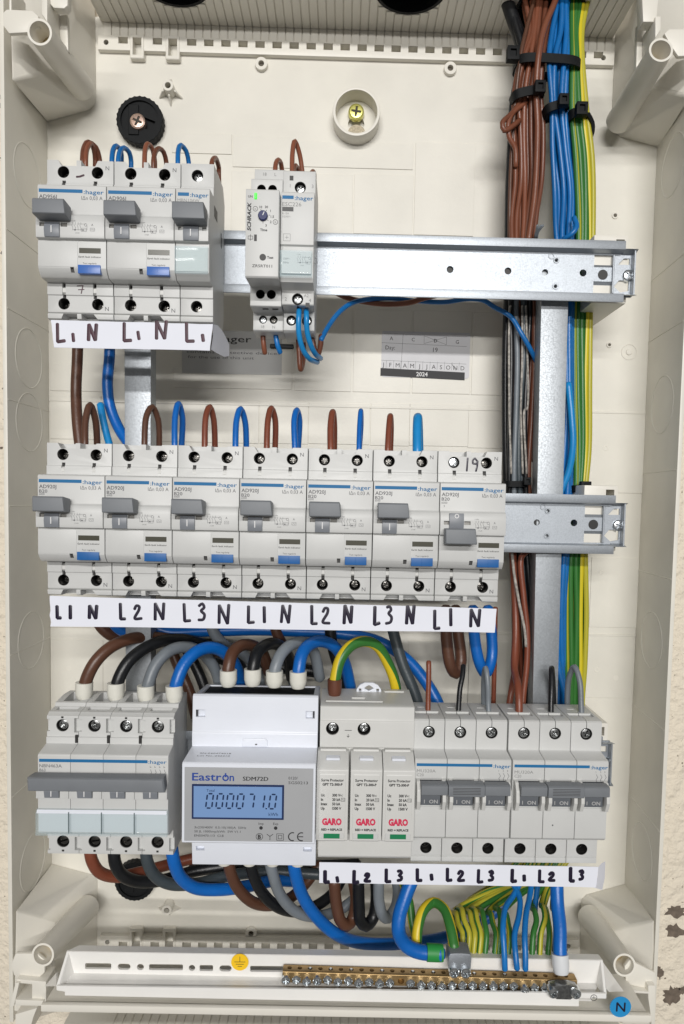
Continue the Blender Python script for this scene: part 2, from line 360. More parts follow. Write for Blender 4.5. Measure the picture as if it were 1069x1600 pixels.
# raised panels of the back, the recesses between them read as fine lines
RAIS = [(270,208,361,240),(365,213,460,262),(464,221,644,264),(363,268,460,366),(464,272,549,364),(555,273,643,366),(651,223,738,368),(744,225,797,371),
        (361,478,455,608),(463,482,547,611),(555,484,640,613),(648,486,733,615),(741,489,797,617),
        (79,568,160,611),(272,575,358,606),
        (79,618,157,686),(240,625,322,690),(326,627,403,692),(407,628,480,693),(484,630,576,694),(581,631,638,696),(642,632,730,697),(734,634,799,700),(920,643,1006,770),
        (800,872,826,972),(926,872,996,980),(80,1000,160,1110),(242,1000,330,1100),(540,1000,620,1110),(640,1002,730,1110),(734,1003,790,1110),(915,993,985,1090)]
for x0, y0, x1, y1 in RAIS:
    a, b, c, d = rectpx(x0-1, y0-1, x1+1, y1+1, PB-.6)
    t = M(); t.box(a, b, PB-.65, PB+.2, c, d); ep(t, 'raised_panel', bev=.12)
for py in (636, 986):
    a = P(540, py, PB); t = M(); t.box(XL+.1, XR-.1, PB-1.1, PB+.1, a.z-.5, a.z+.9); ep(t, 'stiffening_rib', bev=.2)
zf = P(540, 500, PB-.6)
# side walls with a flat lip
for sx, X, nm in ((-1, XL, 'side_wall'), (1, XR, 'side_wall')):
    t = M(); Xf = X-sx*(-.5 if sx < 0 else 4.0)
    t.loft([[(X, PB, z), (Xf, 51, z), (Xf+sx*2.6, 51, z), (X+sx*2.8, PB+4, z)] for z in (ZB, ZT)])
    ep(t, nm, bev=.5, seg=2)
def side_x(sx, Y):
    X = XL if sx < 0 else XR; Xf = X-sx*(-.5 if sx < 0 else 4.0); return X+(Xf-X)*(PB-Y)/(PB-51)
def side_ring(sx, py, r, px, Y=80, h=.35):
    c = P(px, py, Y); n = 36; vs = []; fs = []
    for i in range(n):
        a = 2*math.pi*i/n
        for rr, e in ((r, 0), (r-.9, 0), (r-.45, h)):
            y = Y+rr*math.cos(a); z = c.z+rr*math.sin(a); vs.append((side_x(sx, y)-sx*(e+.02), y, z))
    for i in range(n):
        j = (i+1) % n
        for k in range(3): fs.append((3*i+k, 3*i+(k+1) % 3, 3*j+(k+1) % 3, 3*j+k))
    t = M(); t.add(vs, fs); ep(t, 'knockout_ring')
for py, px in ((258, 1040), (632, 1025), (1000, 1016), (1330, 1005)): side_ring(1, py, 19, px)
for py, px in ((275, 44), (560, 45), (660, 45), (1000, 50), (1345, 50)): side_ring(-1, py, 19, px)
for sx, L_ in ((1, ((1023,440),(1015,535),(1007,740),(999,891),(992,1100),(988,1240))), (-1, ((55,401),(75,512),(77,640),(79,790),(80,1000),(80,1200)))):
    for px, py in L_:
        c = P(px, py, PB if sx > 0 else 100); t = M()
        t.loft([[(side_x(sx, Y)-sx*e, Y, c.z+dz) for e, dz in ((.0, -.35), (.35, 0), (.0, .35))] for Y in (PB-.5, 52)])
        ep(t, 'wall_seam')
# top and bottom walls, ribbed
def xat(z): return 0
tw = M(); tw.box(-3, 338, 48, PB, ZT, ZT+3)
cutt = M()
holes = [(P(285, 5, 90).x-1, 70), (P(640, 5, 90).x-1, 70), (P(855, 5, 90).x, 86)]
for hx, hy in holes: cutt.vcyl(hx, hy, ZT-3, ZT+6, 21.5, n=40)
ep(tw, 'top_wall', CREAM, cut=cutt)
for hx, hy in holes:
    t = M(); n = 44; vs = []; fs = []
    for i in range(n):
        a = 2*math.pi*i/n
        for rr, z in ((22.6, ZT-.9), (20.5, ZT-.9), (20.2, ZT+14), (22.4, ZT+14)): vs.append((hx+rr*math.cos(a), hy+rr*math.sin(a), z))
    for i in range(n):
        j = (i+1) % n
        for k in range(4): fs.append((4*i+k, 4*i+(k+1) % 4, 4*j+(k+1) % 4, 4*j+k))
    t.add(vs, fs); t.vcyl(hx, hy, ZT+11, ZT+14, 21, n=40); ep(t, 'grommet_and_dark_disc', BLACK)  # rim ring, plus a black disc painting the dark beyond the open entry
rb = M()
x = -1.0
while x < 335:
    ys = [52, PB-.2]
    for hx, hy in holes:
        d = abs(x+2.5-hx)
        if d < 23.5: ys = [hy+math.sqrt(23.5**2-d*d), PB-.2]; break
    if ys[1]-ys[0] > 1: rb.box(x, x+4.9, ys[0], ys[1], ZT-.8, ZT+.1)
    rb.box(x, x+4.9, PB-1.0, PB+.1, 293.5, ZT-.9); x += 5.5
ep(rb, 'ribbed_lining', CREAMS, bev=.25)
# slotted flange at the top and bottom of the back
for zc0, zc1, sgn in ((283.8, 293.2, 1), (-333.5, -324.0, -1)):
    f = M(); f.box(-4, 340, PB-4, PB+.2, zc0, zc1); c = M()
    xx = P(185, 77, 106).x; k = 0
    while xx < 335:
        if k in (1, 3): xx += 11.3; k += 1; continue
        zz = (zc0+zc1)/2+1.6*sgn
        c.box(xx, xx+6.2, PB-5, PB+1, zz-2.1, zz+2.1); xx += 11.3; k += 1
    for sx_ in (18.5, 42.0): z0 = zc0-3 if sgn > 0 else zc0+2; c.box(sx_+.3, sx_+6.7, PB-6, PB+1, z0-.3, z0+11.3)
    c.cyl(1.5, (zc0+zc1)/2, 1.7, PB-6, PB, 16); c.cyl(332.5, (zc0+zc1)/2, 1.7, PB-6, PB, 16)
    ep(f, 'slotted_flange', CREAMS, bev=.5, seg=2, cut=c)
    sl = M()
    for sx_ in (18.5, 42.0):
        z0 = zc0-3 if sgn > 0 else zc0+2
        f2 = M(); f2.ring(sx_+3, 0, 1, .5, 0, 1)
        t = M(); t.box(sx_-1.2, sx_+8, PB-4.6, PB+.1, z0-2.2, z0+13); cc = M(); cc.box(sx_+.6, sx_+6.4, PB-6, PB+1, z0, z0+11)
        ep(t, 'cable_tie_slot', CREAMS, bev=.4, cut=cc)
for px, py, ro, ri, d in ((409,103,4.2,1.9,3),(703,110,4.2,1.9,3),(961,337,2.3,1.2,.8),(952,539,2,1.,.8),(946,700,2,1.,.8),(939,894,1.8,1,.8),(932,1046,2,1,.8),(140,1033,1.6,.8,.8),(139,682,1.6,.8,.8),(393,1455,4.2,1.9,3)):
    c = P(px, py, PB); t = M(); t.ring(c.x, c.z, ro, ri, PB-d, PB+.1, 24); ep(t, 'screw_boss', CREAMS, bev=.2)
    t = M(); t.cyl(c.x, c.z, ri-.05, PB-.3, PB+.1, 16); ep(t, 'boss_hole', SHAFT)
for px, py, r in ((983,550,5.5),(968,903,5.5),(962,1059,5.5),(108,1044,5),(432,595,7.5)):
    c = P(px, py, PB); t = M(); t.ring(c.x, c.z, r, r-.6, PB-.35, PB+.1, 30); t.cyl(c.x, c.z, 2, PB-.7, PB+.1, 18, r2=2.4); ep(t, 'knockout_mark', CREAMS, bev=.15)
for px, py, s_ in ((264,137,1),(262,1419,-1)):
    c = P(px, py, PB-6); t = M(); t.ring(c.x, c.z, 3.6, 1.9, PB-9, PB+.1, 24)
    for a in (90*s_, 205, -25, -90*s_*0+ (270 if s_ > 0 else 265)):
        ca, sa = math.cos(math.radians(a)), math.sin(math.radians(a))
        t.loft([[(c.x+ca*q-sa*e, y, c.z+sa*q+ca*e) for q, e in ((3.2, -.6), (l, -.5), (l, .5), (3.2, .6))] for y, l in ((PB-6, 5.0), (PB+.1, 9.0))])
    ep(t, 'star_boss', CREAMS, bev=.2)
    t = M(); t.cyl(c.x, c.z, 1.85, PB-4, PB+.1, 16); ep(t, 'boss_hole', SHAFT)
# centre cup
c = P(557, 175, 98); t = M(); t.ring(c.x, c.z, 15.6, 13.7, 97, PB+.1, 48); ep(t, 'fixing_cup', CREAMS, bev=.5, seg=2)
t = M(); t.cyl(c.x+.5, c.z-8.3, 6.0, PB-1.0, PB+.2, 24); ep(t, 'fixing_slot', mat('raw_wall_seen_through', (.55, .48, .36), .9, noise=.4, nscale=900))
# corner pillars with screw tubes
def pillar(back, front, Yf, tube_f, tube_b, Yt, tab, tabhole):
    B = [P(a, b, PB) for a, b in back]; F = [P(a, b, y) for a, b, y in front]
    t = M(); t.loft([F, B]); ob = ep(t, 'corner_pillar', CREAMS, bev=1.3, seg=3)
    f = P(*tube_f, Yt); b = P(*tube_b, 95)
    d = (b-f).normalized(); n = 32; vs = []; fs = []
    s1 = d.cross(Vector((0, 0, 1))).normalized(); s2 = s1.cross(d)
    L_ = (b-f).length
    for i in range(n):
        a = 2*math.pi*i/n; e = s1*math.cos(a)+s2*math.sin(a)
        vs += [f+e*6.8, f+e*5.6, f+e*5.3+d*9, f+e*5.2+d*9.3, f+e*5.0+d*18, f+e*8.0+d*L_]
    for i in range(n):
        j = (i+1) % n
        for k in range(6): fs.append((6*i+k, 6*i+(k+1) % 6, 6*j+(k+1) % 6, 6*j+k))
    t = M(); t.add(vs, fs); q = t.build('screw_tube', CREAMS, ob, org=EO, smooth=50)
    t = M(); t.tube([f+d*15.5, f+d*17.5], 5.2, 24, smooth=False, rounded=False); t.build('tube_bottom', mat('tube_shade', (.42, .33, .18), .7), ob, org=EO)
    return ob
pillar([(74,191),(140,173),(149,165),(151,150),(148,-60),(40,-60)], [(19,126,52),(62,115,66),(82,110,74),(90,100,78),(106,-60,66),(14,-60,52)], 50, (62,50), (128,136), 30, None, None)
pillar([(1029,231),(966,214),(957,206),(955,185),(965,-40),(1080,-40)], [(1079,152,52),(1040,142,66),(1016,135,74),(1006,124,78),(996,-50,66),(1090,-50,52)], 50, (1033,78), (966,190), 30, None, None)
pillar([(81,1349),(146,1366),(153,1374),(153,1390),(152,1560),(60,1590)], [(25,1423,52),(65,1433,66),(86,1441,74),(89,1468,70),(78,1580,60),(22,1580,52)], 50, (67,1492), (137,1417), 30, None, None)
pillar([(983,1379),(916,1397),(908,1405),(906,1420),(905,1570),(1000,1600)], [(1022,1438,52),(985,1447,66),(960,1454,74),(958,1482,70),(972,1600,60),(1022,1600,52)], 50, (976,1508), (921,1432), 30, None, None)
# rim tabs in front of the pillars
def tab(pts, y0, y1, name='rim_tab', bev=.8):
    t = M(); A = [P(a, b, y0) for a, b in pts]; B = [Vector((q.x, y1, q.z)) for q in A]
    t.loft([A, B]); ep(t, name, CREAMS, bev=bev, seg=2)
tab([(4,20),(10,14),(50,16),(60,24),(62,42),(48,50),(14,52),(5,40)], 34, 37)
tab([(14,-30),(18,-30),(18,16),(14,16)], 34, 52); tab([(65,-30),(74,-30),(74,35),(65,22)], 34, 52)
tab([(74,-20),(106,-20),(106,8),(100,13),(84,12),(74,2)], 38, 44)
tab([(85,24),(105,22),(107,80),(98,72)], 52, 56)
tab([(1038,52),(1046,45),(1100,45),(1100,86),(1060,88),(1048,70)], 34, 37)
tab([(1024,25),(1033,25),(1033,46),(1024,60)], 34, 52); tab([(1003,-10),(1030,-10),(1026,34),(1005,34)], 36, 44)
tab([(996,38),(1015,38),(1013,88),(994,108)], 52, 56)
tab([(17,1508),(24,1490),(58,1490),(70,1500),(70,1520),(62,1527),(22,1525)], 34, 37)
tab([(976,1510),(984,1500),(1024,1520),(1027,1536),(1022,1546),(986,1540),(978,1532)], 34, 37)
# lower latches and flange
tab([(26,1530),(72,1534),(72,1568),(50,1566),(50,1538),(26,1536)], 30, 44, bev=.4); tab([(24,1536),(30,1536),(22,1572),(15,1574)], 28, 44, bev=.4)
tab([(24,1562),(68,1564),(66,1572),(24,1571)], 28, 44, bev=.3); tab([(24,1585),(58,1575),(52,1590),(44,1620),(24,1640)], 28, 50, bev=.4)
tab([(975,1546),(1014,1550),(1014,1553),(990,1552),(988,1582),(976,1582)], 30, 44, bev=.4)
tab([(1013,1540),(1024,1540),(1024,1600),(1018,1600),(1016,1580),(1013,1560)], 30, 52, bev=.4)
# bottom wall: sheet, front lip, ribs
bw = M(); bw.box(-6, 348, 26, PB, ZB, ZB+2.5); ep(bw, 'bottom_wall', CREAM)
rb = M(); x = 20.0
while x < 332: rb.box(x, x+4.9, 27, 70, ZB+2.3, ZB+3.2); x += 5.5
ep(rb, 'ribbed_lining', CREAMS, bev=.2)
a0 = P(66, 1566, 5); a1 = P(1016, 1583, 5)
t = M(); t.loft([[(a0.x, y, a0.z+e), (a1.x, y, a1.z+e), (a1.x, y, a1.z+e-h), (a0.x, y, a0.z+e-h)] for y, e, h in ((3, 0, 4.2), (6, 0, 4.2))]); ep(t, 'front_lip', CREAMS, bev=.6, seg=2)
t = M(); t.loft([[(a0.x+1, y, a0.z-1.2), (a1.x-1, y, a1.z-1.2), (a1.x-1, y, a1.z-2.8), (a0.x+1, y, a0.z-2.8)] for y in (5.5, 40)]); ep(t, 'lip_ledge', CREAMS)
t = M(); t.box(18, 335, 10, 13, ZB+22, ZB+26); ep(t, 'lower_rail', CREAMS, bev=.5)

# black fixing discs and screws in the back
def disc(px, py, r, label, rot, screw=None):
    c = P(px, py, 103); o = thing('fixing_disc', (c.x, PB, c.z), label, 'fixing disc', 'black knurled fixing discs in the back of the enclosure')
    n = 84; out = [(r*(1+.022*math.cos(28*2*math.pi*i/n))*math.cos(2*math.pi*i/n), r*(1+.022*math.cos(28*2*math.pi*i/n))*math.sin(2*math.pi*i/n)) for i in range(n)]
    t = M(); t.plate(out, -7, -.7); cc = M(); cc.cyl(0, 0, r*.82, -9, -5.4, 40)
    ca, sa = math.cos(rot), math.sin(rot)
    cc.plate([(ca*a-sa*b, sa*a+ca*b) for a, b in ((r*.1, -3.4), (r*.62, -3.4), (r*.62, 3.4), (r*.1, 3.4))], -9, -2.6)
    t.build('knurled_disc', BLACK, o, bev=.3, cut=cc)
    t = M(); t.box(-r*.5, -r*.05, -6.3, -5.3, -r*.6, r*.66); t.build('raised_bar', BLACK, o, bev=.3)
    return o, c
o, c = disc(218, 187, 15.3, 'black knurled disc with a pinkish screw, upper left of the back', -.35)
s_ = P(211, 182, 97); q = inst('fixing_screw', SCR, o, (s_.x-c.x, 102.6-PB, s_.z-c.z), .4, 5.1); q.scale[1] = 2.0; cross(q, 5.1)
disc(210, 1378, 13.9, 'black knurled disc half hidden under the thick cables at bottom left', .8)
disc(900, 198, 12.8, 'black knurled disc mostly hidden behind the green-yellow cable bundle', .2)
for px, py, Y, r, me, lab in ((557,167,100,5.3,SCG,'yellow cross-head fixing screw in the round cup at top centre'), (929,582,106,4.0,SCG,'yellow fixing screw peeping out right of the green-yellow cables'), (181,553,106,4.4,SCG,'yellow fixing screw under the upper paper strip at left')):
    c = P(px, py, Y); q = inst('fixing_screw', me, None, (c.x, Y+5.5, c.z), random.random(), r); q.scale[1] = 2.0; cross(q, r); tag(q, lab, 'screw')

# stickers in the back
def sticker_pts(px0, py0, px1, py1, Y): return P(px0, py0, Y), P(px1, py1, Y)
a, b = P(597, 517, 109), P(733, 592, 109); W_, H_ = b.x-a.x, a.z-b.z
o = thing('date_sticker', (a.x, 109.1, a.z), 'white printed date sticker with months and black 2024 bar', 'sticker')
t = M(); t.plate([(0,-1.6),(.6,0),(W_-1,0),(W_,-1),(W_,-H_+1.4),(W_-1.4,-H_),(1.4,-H_),(0,-H_+1.4)], -.1, .1); t.build('sticker_sheet', LABELP, o)
t = M(); u = W_/138.0
def q_(x, y): return (x*u, -y*u)
for pts in (((3,4),(133,6)),((0,18),(133,21)),((0,45),(133,48)),((33,4),(31,58)),((66,6),(66,18)),((101,7),(101,19)),((66,6),(101,19)),((66,18),(101,7))):
    t.stroke([q_(*p) for p in pts], -.13, .16, n=4)
for i in range(1, 12):
    xx = 8+(i-1)*11.4; t.stroke([q_(xx, 45.5), q_(xx-.5, 58)], -.13, .13, n=4)
t.text('A', 15*u, -.14, -11*u, 2.4*1.1, al='C'); t.text('C', 49*u, -.14, -12*u, 2.5, al='C'); t.text('D', 84*u, -.14, -13*u, 2.4, al='C', bold=.02); t.text('G', 118*u, -.14, -14*u, 2.6, al='C')
t.text('Day:', 6*u, -.14, -25*u, 2.8); t.text('19', 84*u, -.14, -27*u, 3.1, al='C')
for i, ch in enumerate('JFMAMJJASOND'): t.text(ch, (3+i*11.3)*u, -.14, -(51.5+i*.25)*u, 3.0, al='C')
t.stroke([q_(110, 48), q_(117, 58)], -.14, .3); t.build('printing', PRINTD, o)
t = M(); t.plate([q_(-1,57),q_(131,61),q_(131,73),q_(-1,69)], -.16, -.05); t.build('black_bar', PRINTD, o)
t = M(); t.text('2024', 64*u, -.2, -65*u, 2.9, al='C', bold=.02); t.build('year_print', PRINTW, o)
a, b = P(285, 515, 109), P(440, 586, 109); W_, H_ = b.x-a.x, a.z-b.z
o = thing('rating_sticker', (a.x, 109.1, a.z), 'grey printed notice sticker partly hidden by the torn paper strip', 'sticker')
t = M(); t.box(0, W_, -.1, .1, -H_, 0); t.build('sticker_sheet', GLABEL, o)
u = 1/2.27; t = M()
t.text('hager', (392-285)*u, -.14, -(527-515)*u, 4.6, al='R', bold=.008, w=(392-338)*u)
t.build('logo_print', PRINTD, o)
t = M(); t.text('contains protective devices', (437-285)*u, -.14, -(548-515)*u, 2.0, al='R', w=64); t.text('for the use of this unit', (396-285)*u, -.14, -(556-515)*u, 2.0, al='R', w=45); t.build('small_print', PRINT, o)

# ------------------------------------------------------------------ steel work
def post(px0, px1, label, zb, zt, x0, x1, x2, x3):
    o = thing('steel_post', ((x2+x3)/2, 66, zb), label, 'steel post', 'galvanised posts carrying the rails')
    xm = (x2+x3)/2
    t = M(); Y0, Y1, T = 53.5, 66, 1.4
    def ring(xa, xb, z): return [(xa-xm, Y0-66, z-zb), (xb-xm, Y0-66, z-zb), (xb-xm, Y1-66, z-zb), (xb-xm-T, Y1-66, z-zb), (xb-xm-T, Y0+T-66, z-zb), (xa-xm+T, Y0+T-66, z-zb), (xa-xm+T, Y1-66, z-zb), (xa-xm, Y1-66, z-zb)]
    t.loft([ring(x2, x3, zb), ring(x0, x1, zt)]); t.build('channel', GALVP, o, bev=.4, seg=2)
    for z in (zb+6, zt-8):
        t = M(); t.box((x2-xm)+1, (x3-xm)-1, 0, 44, z-4-zb, z+4-zb); t.build('standoff', GALVP, o)
post(0, 0, 'galvanised vertical post right, between brown and blue cables', -206, 145, 281.6, 298.3, 286.5, 302.0)
post(0, 0, 'galvanised vertical post left, behind the breaker rows', -206, 145, 29.5, 45.5, 31, 46.5)
def rail(zc, label, xr, marks=True, xl=68):
    o = thing('din_rail', (xr, 52, zc), label, 'mounting rail', 'galvanised mounting rails')
    pr = [(-7.5,17.8),(-6.2,17.8),(-6.2,13.6),(0,13.0),(0,-13.0),(-6.2,-13.6),(-6.2,-17.8),(-7.5,-17.8),(-7.5,-12.6),(-1.3,-12.0),(-1.3,12.0),(-7.5,12.6)]
    # channel: lips near the viewer, web set back
    cc = M()
    for dx in (-32, -77.5, -112.5): cc.cyl(dx, .6, 2.1, -4, 3, 24)
    cc.cyl(-55, .4, 1.9, -4, 3, 18)
    for dx in (-48.5, ): cc.cyl(dx, 7.6, 1.0, -4, 3, 12); cc.cyl(dx, -7.8, 1.0, -4, 3, 12)
    cc.box(-25.5, -14.5, -2, 1, 4.2, 11.4); cc.box(-25.5, -14.5, -2, 1, -11.4, -4.2)
    web = M(); web.box(xl-xr, -2, -1.3, 0, -13.2, 13.2); 
    cc.plate([(-11,6),(-7.5,9.8),(-4,9.8),(-4,6)], -4, 3); cc.plate([(-13,-7),(-10,-3.2),(-4,-3.2),(-4,-9.5),(-9,-10.5)], -4, 3)
    web.build('rail_web', GALV, o, bev=.15, cut=cc)
    for s in (1, -1):
        t = M(); t.prof([(-1.0, s*12.0), (.0, s*13.1), (-6.3, s*13.9), (-6.3, s*17.9), (-7.5, s*17.9), (-7.5, s*12.9)], xl-xr, -9); t.build('rail_lip', GALV, o, bev=.25, seg=2)
    t = M(); t.prof([(-7.5,13.4),(-6.5,13.4),(-1.1,12.4),(-1.1,11.6)], -9, -1); t.prof([(-7.5,-13.4),(-6.5,-13.4),(-1.1,-12.4),(-1.1,-11.6)], -9, -1); t.box(-3, -2, -6, 0, -13, 13); t.build('rail_end', GALV, o, bev=.2)
    t = M(); t.box(-14.6, -13.4, -2.6, -.4, -11.4, 11.4); t.build('pressed_tab', GALV, o, bev=.3)
    for sg in (1, -1): t = M(); t.prof([(-.9, sg*4.0), (3.4, sg*11.2), (4.0, sg*11.0), (-.3, sg*3.6)], -25.6, -14.4); t.build('bent_tab', GALV, o)
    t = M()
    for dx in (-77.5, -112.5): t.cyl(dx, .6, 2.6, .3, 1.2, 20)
    t.build('hole_shade_plug', HOLE, o)['kind'] = 'stuff'  # dark plugs painting shade into two web holes, hiding the bright panel behind
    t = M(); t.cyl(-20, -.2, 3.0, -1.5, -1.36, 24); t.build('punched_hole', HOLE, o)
    inst('end_screw', SCZ, o, (-4.8, -2.4, -.5), .5, 3.5)
    t = M()
    for dx, dz in ((-48.5, 7.6), (-48.5, -7.8), (-51.5, 10)): t.ring(dx, dz, 1.9, 1.1, -1.7, -1.3, 14)
    t.build('dimple', GALV, o, bev=.15)
    return o
rail(128.6, 'galvanised rail behind the top row, with free right end', 338)
rail(-22.3, 'galvanised rail behind the middle row of breakers', 338.3)
rail(-171.5, 'galvanised rail behind the bottom row, its end just showing', 336.5)
for zc in (128.6, -22.3, -171.5):
    t = M(); t.box(313, 333.5, 60, PB+.1, zc-17, zc+24); cc = M(); cc.box(323, 340, 56, 80, zc+14.5, zc+20)
    t.plate([(313, zc-17), (333.5, zc-17), (333.5, zc+24), (313, zc+24)], 52.3, 61)
    t2 = M(); t2.box(312.5, 333.5, 52.3, PB+.1, zc-16.5, zc+24); cc = M(); cc.box(326, 331.2, 50, 70, zc+16, zc+21.5)
    ep(t2, 'rail_bracket', CREAMS, bev=.8, seg=2, cut=cc)

# ------------------------------------------------------------------ devices
BOT_PROF = [(11.2,-47.2),(11.2,-53.4),(12,-53.7),(12,-62.6),(13.2,-63.0),(11.4,-63.4),(11.8,-66),(14,-66.6),(40,-66.6),(46,-58)]
TOP_PROF = [(46,10),(40,17.9),(12,17.9),(12,5.6),(11.2,5.3),(11.2,.6),(.6,0),(0,-.6)]
AD_PROF = TOP_PROF+[(0,-15.2),(-.5,-15.6),(-1.7,-16.2),(-2.4,-17.6),(-2.8,-20),(-2.8,-26.5),(-2.6,-28.1),(.3,-28.3),(0,-28.9),(0,-42.6),(1,-44.2),(3,-46.3),(4,-46.9)]+BOT_PROF
def holes_cut(c, xs, zs, y=12, d=14, r=3.15):
    for x in xs:
        for z in zs: c.cyl(x, z, r, y-2, y+d, 26)
def diagram(t, x, y, z, s=1.0):
    for i in range(4):
        t.stroke([(x+i*1.7*s, z), (x+i*1.7*s, z-1.5*s)], y, .16*s, n=4); t.stroke([(x+i*1.7*s-.7*s, z-1.5*s), (x+i*1.7*s, z-3.3*s)], y, .17*s, n=4); t.stroke([(x+i*1.7*s, z-3.3*s), (x+i*1.7*s, z-5.0*s)], y, .16*s, n=4)
    t.stroke([(x, z-4.6*s), (x+5*s, z-4.6*s), (x+9*s, z-4.6*s), (x+9*s, z-2*s)], y, .16*s, n=4); t.stroke([(x+3*s, z-1.0*s), (x+8*s, z-1.0*s)], y, .14*s, n=4)
    t.ring(x+8.1*s, z-1.5*s, .9*s, .72*s, y-.04, y+.04, 14)
    for a, b in ((1, 4.8), (6, 4.8)): t.box(x+a*s, x+(a+.9)*s, y-.05, y+.04, z-b*s-.3*s, z-b*s+.5*s)
    t.stroke([(x+5.5*s, z-3.6*s), (x+8.6*s, z-3.6*s), (x+8.6*s, z-5.6*s), (x+5.5*s, z-5.6*s), (x+5.5*s, z-3.6*s)], y, .14*s, n=4)
    t.text('1 3 5N', x-.8*s, y, z+.9*s, .7*s); t.text('2 4 6N', x+1.5*s, y, z-6.6*s, .7*s)
    t.text('A', x+12.3*s, y, z-1.3*s, 1.4*s, al='C'); t.stroke([(x+11*s, z-3.4*s), (x+13.8*s, z-3.4*s), (x+13.8*s, z-5.2*s), (x+11*s, z-5.2*s), (x+11*s, z-3.4*s)], y, .14*s, n=4); t.stroke([(x+11.4*s, z-4.6*s), (x+12.2*s, z-3.9*s), (x+12.8*s, z-4.7*s), (x+13.5*s, z-4.0*s)], y, .13*s, n=4)
def make_toggle(o, x0, x1, lx0, lx1, down=False, zt=-10.6, hs=9.2):
    zt -= .6; hs -= .6
    g = 1 if not down else -1
    # lever then handle
    t = M(); L0, L1 = (-20.5, -28.0) if not down else (-16.4, -25.5)
    t.prof([(1, L0), (-3.4, L0), (-4.3, (L0+L1)/2), (-3.6, L1), (1, L1)], lx0, lx1)
    lev = t.build('lever', TOGM, o, bev=.25, seg=2)
    t = M()
    if not down: t.stroke([((lx0+lx1)/2, L0-2.2), ((lx0+lx1)/2, L1+2.0)], -4.36, .6)
    else: t.ring((lx0+lx1)/2, -17.9, 1.2, .75, -3.95, -3.7, 18)
    t.build('lever_mark', PRINTW, lev)
    zt, zb = (zt, zt-hs) if not down else (-24.2, -33.2)
    t = M()
    A = [(x0+.4, -2.0, zt-.4), (x1-.4, -2.0, zt-1.2), (x1-.4, -2.0, zb+.2), (x0+.4, -2.0, zb+.2)]
    B = [(x0, -10.4, zt), (x1-.9, -10.4, zt), (x1, -11.0, zb+.6), (x0+.2, -11.0, zb+.6)]
    Cc = [(x0+.3, -11.4, zt-.8), (x1-1.1, -11.4, zt-.8), (x1-.2, -11.8, zb+1.0), (x0+.6, -11.8, zb+1.0)]
    t.loft([A, B, Cc]); t.build('toggle_handle', TOG, o, bev=.5, seg=2)
def logo(t, x0, x1, z, y=-.05, h=1.75, h2=2.2, frac=None, tw=9.4):
    xs = x1-tw-1.6
    t.box(x0, xs, y-.02, y+.06, z-h/2, z+h/2)
    t.text(':hager', x1, y-.02, z-.25, h2, w=tw+1.0, al='R', bold=.012)
